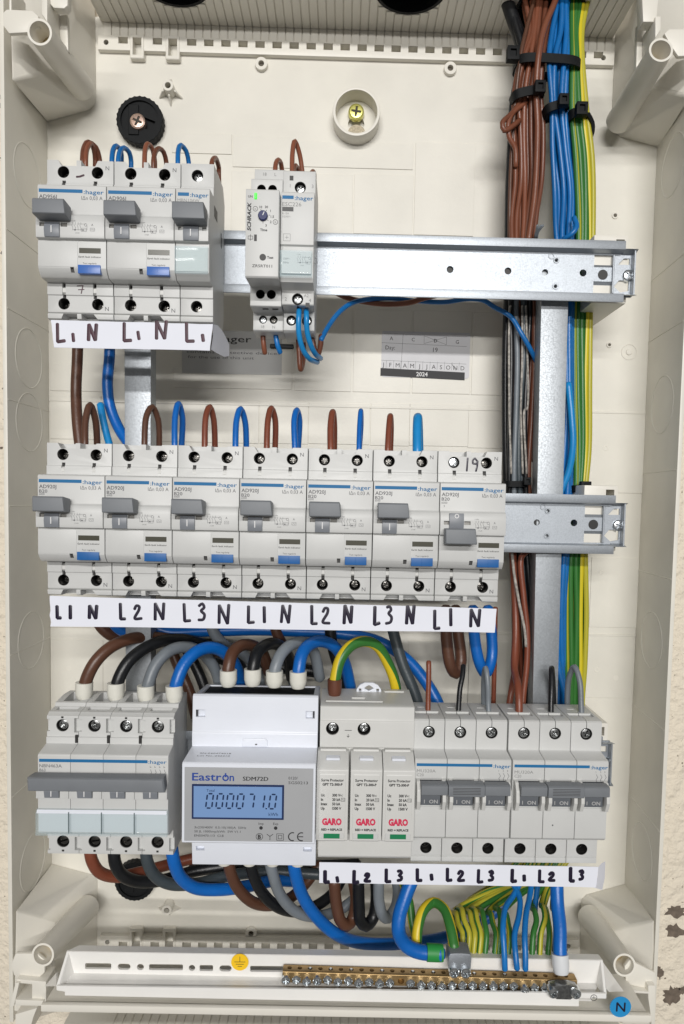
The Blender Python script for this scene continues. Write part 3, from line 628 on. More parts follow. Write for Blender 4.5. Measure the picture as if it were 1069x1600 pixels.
def make_ad(model, curve, down=False, btn=BTN, thirteen=True):
    w = 36.0
    o = thing('circuit_breaker', (0, 0, 0), 'x', 'circuit breaker')
    t = M(); t.prof(AD_PROF, .24, w-.24); c = M()
    holes_cut(c, (9.0, 27.2), (11.6, -58.0))
    c.box(8.4, 10.3, 9, 20, 4.2, 7.1); c.box(25.2, 27.1, 9, 20, 4.2, 7.1)
    c.box(8.4, 10.2, 9, 20, -55.2, -47.0); c.box(25.0, 26.8, 9, 20, -55.2, -47.0)
    c.plate([(5.5,19),(8,14.9),(16,14.9),(16,19)], 9, 20); c.plate([(18.5,14.9),(26,14.9),(28,19),(18.5,19)], 9, 20)
    c.plate([(7,-67),(9,-63.2),(16.2,-63.2),(16.2,-67)], 9, 20); c.plate([(18.5,-63.2),(25,-63.2),(28,-67),(18.5,-67)], 9, 20)
    c.box(2.2, 5.6, -5, -1, -22.6, -20.6); c.box(13.2, 16.6, -5, -1, -22.6, -20.6)
    c.box(lx0-.3, lx1+.3, -5, .4, -28.0, -17.0) if False else None
    c.box(17.0, 18.9, -1, 3, -44.6, -42.0)
    t.build('housing', GREYP, o, bev=.28, seg=2, cut=c)
    t = M()
    for x in (9.0, 27.2):
        for z in (11.6, -58.0): t.cyl(x, z, 3.12, 12.9, 27, 24)
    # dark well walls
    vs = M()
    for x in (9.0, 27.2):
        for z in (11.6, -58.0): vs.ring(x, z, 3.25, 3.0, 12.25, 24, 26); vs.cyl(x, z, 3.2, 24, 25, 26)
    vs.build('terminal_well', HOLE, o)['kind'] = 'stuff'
    for x in (9.0, 27.2):
        for z in (11.6, -58.0): inst('terminal_screw', SCD, o, (x, 18.5, z), random.uniform(0, 3), 2.7)
    t = M()
    for x in (9.3, 26.1): t.prof([(12.6, 4.9), (11.0, 3.6), (11.0, 2.4), (12.0, .7)], x-.85, x+.85)
    for x in (9.3, 25.9): t.prof([(13.2, -48.8), (11.6, -49.8), (11.6, -52), (13.0, -53)], x-.85, x+.85)
    t.build('marker_clip', GREYW, o)['kind'] = 'stuff'
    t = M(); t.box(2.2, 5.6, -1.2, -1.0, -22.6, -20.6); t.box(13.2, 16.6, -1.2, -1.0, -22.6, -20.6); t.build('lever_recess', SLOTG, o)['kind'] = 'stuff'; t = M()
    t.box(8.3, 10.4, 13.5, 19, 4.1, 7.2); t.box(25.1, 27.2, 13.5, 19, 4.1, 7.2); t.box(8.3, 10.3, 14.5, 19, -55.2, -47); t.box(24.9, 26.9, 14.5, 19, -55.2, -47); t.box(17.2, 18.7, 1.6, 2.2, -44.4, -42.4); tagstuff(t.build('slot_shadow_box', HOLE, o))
    make_toggle(o, 1.9, 18.9, 5.0, 12.8, down, zt=-10.9)
    t = M(); t.box(21.3, 33.0, -.9, 2, -45.5, -41.1); t.box(26.9, 27.2, -1.0, 0, -45.2, -41.4); b = t.build('test_button', btn, o, bev=.25, seg=2)
    t = M(); t.box(21.7, 33.0, -.12, .1, -34.9, -32.2); t.build('fault_window', WIN, o)
    t = M(); t.box(.3, 20.9, -.25, .5, -42.2, -29.2); t.build('blank_cover', GREYP, o, bev=.25, seg=2)
    t = M(); logo(t, .9, 34.6, -3.3); t.build('logo_print', LOGOB, o)
    t = M(); t.text(model, 1.0, -.05, -6.3, 2.0, w=9.2, bold=.012); t.text(curve, 1.0, -.05, -8.8, 1.8, w=4.4, bold=.012)
    t.text('I\u0394n 0,03 A', 34.0, -.05, -6.6, 2.0, w=11, al='R')
    t.text('N', 31.6, 11.9, 14.2, 2.2); t.text('N', 31.2, 11.9, -60.2, 2.3); diagram(t, 19.5, -2.87, -20.2, .82)
    if not down: t.text('6000', 1.0, -.05, -10.4, 1.1)
    else: t.text('6000', 1.0, -.05, -10.8, 1.2); t.text('3', 2.2, -.05, -12.6, 1.2)
    t.build('grey_lettering', PRINT, o)['kind'] = 'stuff'
    t = M(); t.text('Earth fault indicator', 27.3, -.05, -36.7, .95, w=11.8, al='C', bold=.01); t.text('Test regularly', 27.2, -.05, -40.0, .85, w=7.2, al='C'); t.build('black_lettering', PRINTD, o)['kind'] = 'stuff'
    return o
lx0 = lx1 = 0
G2 = 'two-pole breakers with blue test buttons in the middle row'
ad0 = make_ad('AD920J', 'B20')
names = ['leftmost', 'second from left', 'third from left', 'fourth from left (the middle one)', 'fifth from left', 'sixth from left']
ad0.location = (0, 0, 0); ad0['label'] = 'grey breaker with blue test button, leftmost in middle row'; ad0['group'] = G2
for i in range(1, 6):
    q = copy_tree(ad0, (36*i, 0, 0), 'grey breaker with blue test button, %s in middle row' % ('second third fourth fifth sixth'.split()[i-1]+' from left'), G2)
    for ch in q.children:
        if ch.name.startswith('terminal_screw'): ch.rotation_euler[1] = random.uniform(0, 3)
ad7 = make_ad('AD920J', 'B20', down=True); ad7.location = Vector((36*6, 0, 0))*K
tag(ad7, 'grey breaker with handle switched down and handwritten 19, right end of middle row', None, G2)
t = M(); t.stroke([(16.6, 14.2), (16.3, 7.0)], 11.9, 1.0); t.stroke([(22.0, 12.6), (20.6, 14.2), (19.4, 13.0), (19.6, 11.2), (21.4, 11.0), (22.2, 12.6), (22.0, 9.6), (21.4, 7.0)], 11.9, 1.0); t.build('handwritten_number', INK, ad7)
for ch in ad7.children:
    if ch.name.startswith('terminal_screw') and ch.location.x < .012 and ch.location.z > 0: ch.data = SCZ; ch.location.y = .0145; ch.scale = (.003/.001*1,)*3
Z1 = 151.1; X1 = 1.05
a1 = make_ad('AD956J', 'C6', btn=BTN2); a1.location = Vector((X1, 0, Z1))*K; tag(a1, 'grey breaker with blue test button, leftmost in top row', None, 'two-pole breakers with blue test buttons in the top row')
t = M(); t.stroke([(16.0, 9.2), (17.8, 9.4), (20.0, 10.2)], 11.9, 1.0); t.stroke([(16.4, -48.6), (19.6, -48.4), (18.6, -52.6)], 11.1, .6); t.stroke([(17.0, -50.6), (20.2, -50.4)], 11.1, .5); t.build('marker_stroke', INKR, a1)
a2 = make_ad('AD906J', 'B6', btn=BTN2); a2.location = Vector((X1+36, 0, Z1))*K; tag(a2, 'grey breaker with blue test button, second in top row', None, 'two-pole breakers with blue test buttons in the top row')
# single-pole breaker with clear lid
def make_mbn():
    o = thing('circuit_breaker', (X1+72, 0, Z1), 'narrow grey breaker with clear lid, right end of top left block', 'circuit breaker')
    pr = TOP_PROF+[(0,-15.2),(-.5,-15.6),(-1.7,-16.2),(-2.6,-18),(-2.8,-20),(-2.8,-28.1),(.3,-28.3),(0,-28.9),(0,-43.5),(3,-46.3),(4,-46.9)]+BOT_PROF
    t = M(); t.prof(pr, .16, 17.8); c = M(); holes_cut(c, (8.8,), (11.6, -57.8)); c.box(14.5, 16.8, -5, -1, -22.8, -20.8); c.box(2, 3.6, -5, -1, -22.8, -20.8); t.build('housing', GREYP, o, bev=.28, seg=2, cut=c)
    vs = M()
    for z in (11.6, -57.8): vs.ring(8.8, z, 3.25, 3.0, 12.25, 24, 26); vs.cyl(8.8, z, 3.2, 24, 25, 26)
    vs.build('terminal_well', HOLE, o)['kind'] = 'stuff'
    for z, me, y in ((11.6, SCM, 15), (-57.8, SCD, 18)): inst('terminal_screw', me, o, (8.8, y, z), 1.0, 2.7)
    make_toggle(o, .6, 17.6, 4.8, 12.8, zt=-10.6, hs=10.2)
    t = M(); logo(t, 1.2, 17.2, -3.3, tw=8.6); t.build('logo_print', LOGOB, o)
    t = M(); t.text('MBN106W', 1.0, -.05, -6.4, 1.8, w=11.5); t.text('B6', 1.0, -.05, -8.9, 1.6); t.build('grey_lettering', PRINTL, o)['kind'] = 'stuff'
    t = M(); t.box(.6, 17.3, -.6, .2, -43.0, -30.8); t.build('label_card', mat('pale_label_card', (.72, .73, .70), .6), o)
    t = M(); t.prof([(-1.0,-30.2),(-2.6,-30.6),(-2.6,-43.0),(-3.2,-43.6),(-2.6,-44.6),(-1.0,-44.6)], .2, 17.6); t.build('clear_lid', LID, o, bev=.25, seg=2)
    t = M(); t.box(17.82, 17.95, 13, 22, -9, -3.4); t.build('side_slot', HOLE, o); t = M(); t.box(17.82, 17.95, 34, 37, -18, -10); t.build('side_slot', HOLE, o)
make_mbn()

# ------------------------------------------------------------------ timer relay and contactor
def make_relay():
    X = 110.4
    o = thing('timer_relay', (X, 0, Z1), 'slim stepped timer relay with green light and blue dial', 'timer relay')
    pr = [(46,23.4),(28.6,23.4),(28,22.8),(28,12.2),(14.6,12.0),(14,11.4),(14,-.6),(-5.2,-2.0),(-6,-2.7),(-6,-46.2),(-5.2,-47.0),(13.6,-45.6),(14.5,-45.9),(14.5,-55.7),(15.2,-56.2),(27.6,-55.9),(28.4,-56.3),(28.4,-65.6),(29.6,-66.3),(46,-66.6)]
    t = M(); t.prof(pr, .2, 17.4); c = M()
    for x in (5.8, 11.8): c.cyl(x, 6.4, 2.4, 12, 27, 24); c.cyl(x, -49.6, 2.5, 13, 26, 24); c.cyl(x, -59.8, 2.3, 26, 36, 24)
    t.build('housing', GREYP, o, bev=.35, seg=2, cut=c)
    t = M()
    for x in (5.8, 11.8): t.ring(x, 6.4, 2.5, 2.3, 14.3, 26); t.cyl(x, 6.4, 2.38, 25, 26, 20); t.ring(x, -49.6, 2.6, 2.4, 14.8, 25); t.cyl(x, -49.6, 2.48, 24, 25, 20); t.ring(x, -59.8, 2.4, 2.2, 28.8, 34); t.cyl(x, -59.8, 2.3, 33, 34, 20)
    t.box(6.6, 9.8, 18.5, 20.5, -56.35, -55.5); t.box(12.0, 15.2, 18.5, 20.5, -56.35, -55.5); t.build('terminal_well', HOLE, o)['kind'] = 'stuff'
    for x in (5.8, 11.8): inst('terminal_screw', SCZ if x < 8 else SCD, o, (x, 30.2, -59.8), random.random(), 2.1)
    t = M(); t.box(4.6, 6.0, -6.5, -5.8, -7.5, -4.2); t.build('status_light', LED, o, bev=.3)
    t = M(); n = 30; t.plate([(9.2+2.5*(1+.05*math.cos(10*2*math.pi*i/n))*math.cos(2*math.pi*i/n), -15.8+2.5*math.sin(2*math.pi*i/n)) for i in range(n)], -7.6, -5.8)
    d = t.build('setting_dial', POT, o, bev=.3); t = M(); t.stroke([(9.2, -15.8), (9.9, -14.2)], -7.65, .5); t.build('dial_arrow', PRINTW, d)
    t = M(); t.cyl(9.3, -36.6, 1.7, -6.15, -5.9, 24); t.box(4.7, 6.1, -6.15, -5.9, -28.5, -25.2); t.build('test_point', HOLE, o)
    t = M(); y = -6.06
    t.text('UN', 1.4, y, -6.0, 1.2, bold=.02); t.text('SCHRACK', 2.0, y, -16.2, 1.9, w=14.5, al='C', bold=.04, shear=.2, rot=math.pi/2)
    for st, x, z in (('10', 8.0, -11.2), ('30', 10.9, -11.1), ('1', 13.0, -13.0), ('1.5', 14.0, -15.9), ('2', 13.2, -18.6), ('3', 10.8, -20.4)): t.text(st, x, y, z, 1.25, al='C', bold=.02)
    t.ring(5.2, -12.2, 1.3, 1.1, y-.03, y+.03, 18); t.ring(15.6, -18.6, 1.3, 1.1, y-.03, y+.03, 18); t.text('m', 5.2, y, -12.2, .9, al='C'); t.text('h', 15.6, y, -18.6, 1.2, al='C')
    t.text('Time', 9.6, y, -22.7, 1.3, al='C', bold=.03); t.text('Test', 11.5, y, -36.6, 1.3, bold=.03); t.text('ZR5RT011', 9.0, y, -41.0, 1.5, w=10.4, al='C', bold=.01)
    t.stroke([(1.6,-26.0),(4.0,-26.0),(4.0,-27.6),(1.6,-27.6),(1.6,-26.0)], y, .22, n=4); t.stroke([(2.8,-25.2),(2.8,-28.3)], y, .22, n=4)
    for q in range(5):
        a = math.radians(110-q*50); t.stroke([(9.2+3.0*math.cos(a), -15.8+3.0*math.sin(a)), (9.2+3.6*math.cos(a), -15.8+3.6*math.sin(a))], y, .25, n=4)
    t.build('black_lettering', PRINTD, o)['kind'] = 'stuff'
    t = M(); t.text('18', 5.0, 27.9, 20.6, 1.8); t.text('L', 11.4, 27.9, 20.6, 1.8); t.text('18', 4.8, 28.3, -63.8, 1.7); t.text('N', 11.2, 28.3, -63.8, 1.7); t.build('pale_lettering', PRINTL, o)['kind'] = 'stuff'
    t = M(); t.box(8.5, 22.5, 41, 44, -73.0, -70.4); t.build('rail_clip', BLACK, o, bev=.4)
make_relay()
def make_contactor():
    X = 128.0
    o = thing('contactor', (X, 0, Z1), 'slim grey contactor with clear lid beside the timer relay', 'contactor')
    pr = [(50,13),(44,16),(13,16),(12.2,15.4),(12.2,2),(.6,-.4),(0,-1.0),(0,-27.6),(1.4,-28.2),(1.4,-44.4),(2.4,-46.4),(11,-47.6),(12,-47.8),(12.5,-55.0),(13.2,-55.6),(24,-55.4),(25,-55.8),(25,-66.2),(27,-67.2),(50,-67.4)]
    t = M(); t.prof(pr, .15, 17.7); c = M(); c.cyl(9.4, 7.0, 3.1, 11, 20, 24); c.cyl(8.8, -52.4, 3.1, 11, 22, 24); c.cyl(4.6, -60.8, 2.9, 23, 34, 24); c.cyl(13.4, -60.8, 2.9, 23, 34, 24)
    t.build('housing', GREYP, o, bev=.35, seg=2, cut=c)
    t = M(); t.ring(9.4, 7.0, 3.2, 2.95, 12.5, 20); t.cyl(9.4, 7.0, 3, 19, 20); t.ring(8.8, -52.4, 3.2, 2.95, 12.8, 20); t.cyl(8.8, -52.4, 3, 20, 21)
    for x in (4.6, 13.4): t.ring(x, -60.8, 3.0, 2.75, 25.3, 32); t.cyl(x, -60.8, 2.8, 31, 32)
    t.box(3.6, 5.6, 12.0, 12.3, 10.6, 13); t.box(13.2, 15.4, 12.2, 12.6, -56.6, -54.2); t.build('terminal_well', HOLE, o)['kind'] = 'stuff'
    for x, y, z, r in ((9.4, 14.5, 7.0, 2.6), (8.8, 14.2, -52.4, 2.6), (4.6, 26.6, -60.8, 2.5), (13.4, 26.6, -60.8, 2.5)): inst('terminal_screw', SCM, o, (x, y, z), random.random(), r)
    t = M(); logo(t, .9, 17.2, -3.4, tw=8.8); t.build('logo_print', LOGOB, o)
    t = M(); t.text('ESC226', .9, -.05, -6.9, 2.1, w=10); t.text('R-15A', 1.0, -.05, -11.7, 1.0); t.text('U230V~', 1.0, -.05, -13.3, 1.0); t.ring(3.2, -24, .1, .05, -.1, 0, 6)
    t.stroke([(1.7,-22.2),(5.3,-22.2),(5.3,-25.8),(1.7,-25.8),(1.7,-22.2)], -.05, .18, n=4); t.stroke([(2.6,-24),(4.4,-24)], -.05, .2, n=4); t.stroke([(3.5,-23.1),(3.5,-24.9)], -.05, .2, n=4)
    t.text('1', 3.8, 12.15, 7.8, 1.9); t.text('3', 15.6, 12.15, 7.8, 1.9); t.text('2', 1.8, 12.2, -52.4, 1.9); t.text('A2', 12.2, 12.1, -50.4, 1.7); t.text('4', 15.0, 12.2, -52.8, 1.9); t.build('grey_lettering', PRINTL, o)['kind'] = 'stuff'
    t = M(); t.box(.9, 6.8, -.08, 0, -10.6, -8.4); t.build('black_print_block', mat('dark_grey_print', (.1, .1, .1), .6), o)
    t = M(); t.box(1, 16.5, -.2, 1.0, -42.6, -31.6); t.build('label_card', mat('green_white_card', (.66, .70, .70), .6), o)
    t = M(); diagram(t, 9.6, -.25, -33.4, .75); t.text('230V~', 1.8, -.25, -35, 1.0); t.text('50Hz', 1.8, -.25, -37, 1.0); t.build('card_print', PRINT, o)
    t = M(); t.prof([(.6,-30.6),(-1.4,-31),(-1.6,-41.6),(-2.2,-42.2),(-1.9,-44.6),(.6,-44.6)], .1, 17.2); t.build('clear_lid', LID, o, bev=.25, seg=2)
make_contactor()

# ------------------------------------------------------------------ bottom row
Z3 = -152.8
def make_main():
    o = thing('main_breaker', (-.9, 0, Z3), 'wide four-pole breaker with one long grey handle and clear lid, bottom left', 'circuit breaker')
    c = M(); t = M()
    pr = [(46,12),(46,23),(36,23.5),(24,22),(23,20),(15,19.4),(14,18.6),(12,17.8),(12,6.2),(11,5.9),(11,2.4),(.6,.2),(0,-.5),(0,-14.6),(-1.2,-15.4),(-2.6,-17),(-2.8,-23.5),(-.2,-24.0),(-.2,-30),(0,-30.4),(0,-43.6),(2,-45.4),(4,-46.4),(11.6,-47),(12,-47.4),(12,-62.0),(14,-62.6),(40,-63),(46,-58)]
    for i in range(4): t = M(); t.prof(pr, 17.85*i+.12, 17.85*(i+1)-.06); cc = M(); xc = 17.85*i+8.9; cc.cyl(xc, 12.4, 3.55, 9, 26, 26); cc.cyl(xc, -54.8, 3.55, 9, 26, 26); cc.box(xc-5, xc+5, 26, 42, 15, 30); cc.box(xc-6.0, xc+6.0, 17.5, 22.5, 17.6, 24) ; cc.box(xc+6.6, xc+9.2, 9, 15, 8.4, 16.6); cc.box(xc-9, xc-7.0, 9, 14, 9, 16.0); cc.box(xc+6.6, xc+9.2, 9, 15, -60, -52.2); cc.box(xc-9, xc-7.2, 9, 14, -60, -53); cc.box(xc-4.2, xc+4.2, -5, .4, -23.0, -15.6); t.build('pole_housing', GREYP, o, bev=.28, seg=2, cut=cc)
    for i in range(4):
        xc = 17.85*i+8.9
        vs = M()
        for z in (12.4, -54.8): vs.ring(xc, z, 3.65, 3.4, 12.6, 24); vs.cyl(xc, z, 3.5, 22, 24)
        vs.box(xc+7.4, xc+8.9, 10.9, 12.1, 2.8, 7.2) if i < 3 else None
        vs.box(xc-.6, xc+.6, 11.7, 12.1, 16.6, 17.6); vs.box(xc-.6, xc+.6, 11.7, 12.1, -60.6, -59.6)
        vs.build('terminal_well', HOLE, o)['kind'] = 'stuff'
        inst('terminal_screw', SCM, o, (xc, 14.4, 12.4), random.random()*3, 3.4); inst('terminal_screw', SCS, o, (xc, 14.2, -54.8), -.5+random.random()*.4, 3.35)
        t = M(); t.prof([(1, -16), (-3.4, -16), (-4.2, -19), (-3.4, -22.9), (1, -22.9)], xc-4.0, xc+4.0); lv = t.build('lever', TOGM, o, bev=.25)
        t = M(); t.stroke([(xc, -18.6), (xc, -21.6)], -4.2, .6); t.build('lever_mark', PRINTW, lv)
    t = M(); t.loft([[(-1.5+a, y, zt) , (71.8-a-.5, y, zt), (72.2-a, y, zb), (-1.2+a, y, zb)] for y, zt, zb, a in ((-2, -9.0, -16.0, .8), (-9.6, -8.8, -16.4, 0), (-10.8, -9.4, -15.8, .8))]); t.build('toggle_handle', TOG, o, bev=.5, seg=2)
    t = M(); t.box(.9, 60.0, -.1, .0, -4.1, -2.4); t.text(':hager', 70.4, -.06, -3.3, 2.1, w=10, al='R', bold=.01); t.build('logo_print', LOGOB, o)
    t = M(); t.text('NBN463A', 1.0, -.06, -6.2, 1.9, w=12.2); t.text('B63', 1.0, -.06, -8.6, 1.7)
    for i in range(4):
        x = 61.4+i*2.5; t.stroke([(x, -5.6), (x, -6.6), (x+.7, -6.2)], -.06, .18, n=4); t.stroke([(x+.2, -7.6), (x+.9, -9.4), (x, -10.4), (x+.5, -11.4)], -.06, .2, n=4)
    t.text('3 5 7 9', 1.2, -2.9, 1, .1); t.build('grey_lettering', PRINT, o)['kind'] = 'stuff'
    t = M(); t.box(.6, 71, -.5, .1, -43, -32.0); t.build('label_card', mat('blue_grey_card', (.60, .645, .67), .55), o)
    t = M(); t.prof([(.2,-30.0),(-1.6,-30.2),(-2.6,-31.8),(-2.6,-42.2),(-3.3,-42.8),(-2.8,-44.4),(.2,-44.4)], -.3, 71.6); t.build('clear_lid', LID, o, bev=.3, seg=2)
    t = M(); t.prof([(-1.7,-30.2),(-2.72,-31.8),(-2.77,-31.7),(-1.75,-30.1)], .4, 71); t.build('lid_edge', METW, o)
    t = M()
    for i in (1, 2, 3): t.box(17.85*i-.25, 17.85*i+.25, -3.0, -2.62, -43, -31)
    t.build('lid_division', mat('lid_line', (.12, .16, .17), .4), o)
make_main()
def seg7(t, x, z, w, h, segs, y, sl=.12, th=.85):
    S = {'a': ((0, 1), (1, 1)), 'b': ((1, 1), (1, .5)), 'c': ((1, .5), (1, 0)), 'd': ((0, 0), (1, 0)), 'e': ((0, .5), (0, 0)), 'f': ((0, 1), (0, .5)), 'g': ((0, .5), (1, .5))}
    for s in segs:
        (a, b), (c, d) = S[s]; p = Vector((x+a*w+sl*b*h, z+b*h)); q = Vector((x+c*w+sl*d*h, z+d*h)); dr = (q-p).normalized(); p += dr*.45; q -= dr*.45; n = Vector((-dr.y, dr.x))*th/2
        t.plate([tuple(p+dr*.35+n), tuple(p), tuple(p+dr*.35-n), tuple(q-dr*.35-n), tuple(q), tuple(q-dr*.35+n)], y-.03, y)
def make_meter():
    X = 80.9
    o = thing('energy_meter', (X, 0, Z3), 'white energy meter with blue display reading 000071.0', 'energy meter')
    pr = [(52,26.5),(22,29.4),(13,31.4),(11.6,30.4),(10.8,10.6),(10.2,9.8),(10.2,2.2),(-13,2.0),(-14,1.2),(-14,-41.4),(-13,-42.2),(10,-43.0),(11,-52),(13,-68),(15,-69),(52,-69)]
    t = M(); t.prof(pr, .2, 71.0); c = M(); c.box(2.2, 7.4, 8, 14, 18.6, 22.8); c.box(64.0, 69.2, 8, 14, 18.6, 22.8); c.box(2.6, 7.4, 8, 15, -59.2, -56.4); c.box(63.8, 68.6, 8, 15, -59.2, -56.4)
    c.box(3.2, 68.0, 21, 49, 25.0, 33)
    t.build('housing', METW, o, bev=.5, seg=2, cut=c)
    t = M(); t.prof([(48.9,25.1),(48.9,26.0),(21.1,28.2),(21.1,25.1)], 3.3, 67.9); t.build('terminal_strip', BLACK, o)
    t = M()
    for x in (2.6, 68.4): t.prof([(10.9, 22.6), (14, 22.6), (14, 18.8), (12.2, 18.8)], x-.3, x+.3)
    t.build('latch_mark', HOLE, o)['kind'] = 'stuff'
    t = M(); t.plate([(28.4,2.4),(28.4,6.0),(29.6,7.2),(41.6,7.2),(42.8,6.0),(42.8,2.4)], 9.4, 10.8); t.build('cover_clip', METW, o, bev=.4, seg=2)
    t = M(); t.box(35.9, 37.0, 9.2, 9.5, 3.6, 4.2); t.build('clip_mark', PRINTD, o)
    t = M(); t.box(1.6, 69.8, -14.25, -13.8, -40.6, -.4); fp = t.build('face_plate', PLATE, o, bev=.15)
    y = -14.3
    t = M(); t.box(5.6, 54.4, y-.45, y+.1, -28.4, -9.4); bz = t.build('display_bezel', BEZ, fp, bev=.2)
    t = M(); t.box(6.6, 53.4, y-.55, y-.40, -27.3, -10.4); sc_ = t.build('display', LCD, fp)
    y2 = y-.6; t = M()
    D = {'0': 'abcdef', '7': 'abc', '1': 'bc'}
    for ch, x in zip('00007', (13.0, 18.4, 23.8, 29.2, 34.8)): seg7(t, x, -22.2, 3.2, 7.8, D[ch], y2)
    seg7(t, 40.2, -22.2, 3.2, 7.8, 'bc', y2); seg7(t, 46.4, -22.2, 3.2, 7.8, D['0'], y2); t.box(44.7, 45.5, y2-.03, y2, -22.5, -21.7)
    t.text('Total', 13.4, y2, -12.6, 1.5); t.text('kWh', 46.4, y2, -25.2, 1.9, al='L'); t.build('display_digits', LCDD, fp)
    t = M(); t.text('Eastr', 5.6, y, -5.4, 4.3, w=15.6, bold=.016); t.text('n', 25.4, y, -5.4, 4.3, wf=1, bold=.016)
    t.ring(23.3, -6.0, 1.75, 1.0, y-.05, y+.05, 24); t.box(22.9, 23.7, y-.06, y+.05, -5.6, -3.4); t.build('brand_print', NAVY, fp)
    t = M(); t.text('SDM72D', 32.4, y, -6.2, 2.3, w=13.4); t.text('SDM72D', 32.58, y-.01, -6.2, 2.3, w=13.4); t.text('0120/', 56.6, y, -5.6, 1.6); t.text('SGS0213', 56.6, y, -8.1, 1.6, w=10.4)
    t.text('3x230/400V  0.5-10(100)A  50Hz', 7.0, y, -33.0, 1.25, w=27.5); t.text('S0 JL 1000imp/kWh  SW V1.1', 7.0, y, -35.2, 1.25, w=24.5); t.text('EN50470-1/3  Cl.B', 7.0, y, -37.5, 1.25, w=15.6)
    t.text('Imp', 42.4, y, -30.6, 1.4, al='C'); t.text('Exp', 50.2, y, -30.6, 1.4, al='C'); t.cyl(42.4, -33.0, .95, y-.08, y+.05, 18); t.cyl(50.2, -33.0, .95, y-.08, y+.05, 18)
    t.ring(41.6, -37.8, 1.9, 1.65, y-.03, y+.03, 24); t.text('B', 41.6, y, -37.8, 2.3, al='C', bold=.04)
    for p in (((47.2,-37.6),(47.2,-39.6)),((47.2,-37.6),(45.6,-36.4)),((47.2,-37.6),(48.8,-36.4))): t.stroke(p, y, .35)
    for e in (1.8, .95): t.stroke([(52.6-e,-37.9+e),(52.6+e,-37.9+e),(52.6+e,-37.9-e),(52.6-e,-37.9-e),(52.6-e,-37.9+e)], y, .24, n=4)
    for cx in (60.2, 65.0):
        t.stroke([(cx+1.2*math.cos(math.radians(a))*1.75-1.0, -37.6+2.2*math.sin(math.radians(a))) for a in range(70, 300, 18)], y, .65)
    t.stroke([(62.4,-37.6),(64.8,-37.6)], y, .55); t.build('black_lettering', PRINTD, fp)['kind'] = 'stuff'
    t = M(); t.text('SN:240474018', 7, -.6, 2.2, 1.8, w=17, tilt=math.radians(90)); t.text('Lot No.:242410', 6.4, -4.4, 2.2, 1.8, w=17.5, tilt=math.radians(90)); t.build('serial_print', PRINT, o)
    for i, x in enumerate((14.4, 29.2, 43.0, 57.8)):
        t = M(); t.vcyl(x+2.2, 26, -74.5, -69.2, 3.8, 4.8); t.build('cable_boot', IVORY, o, bev=.6, seg=2)
make_meter()
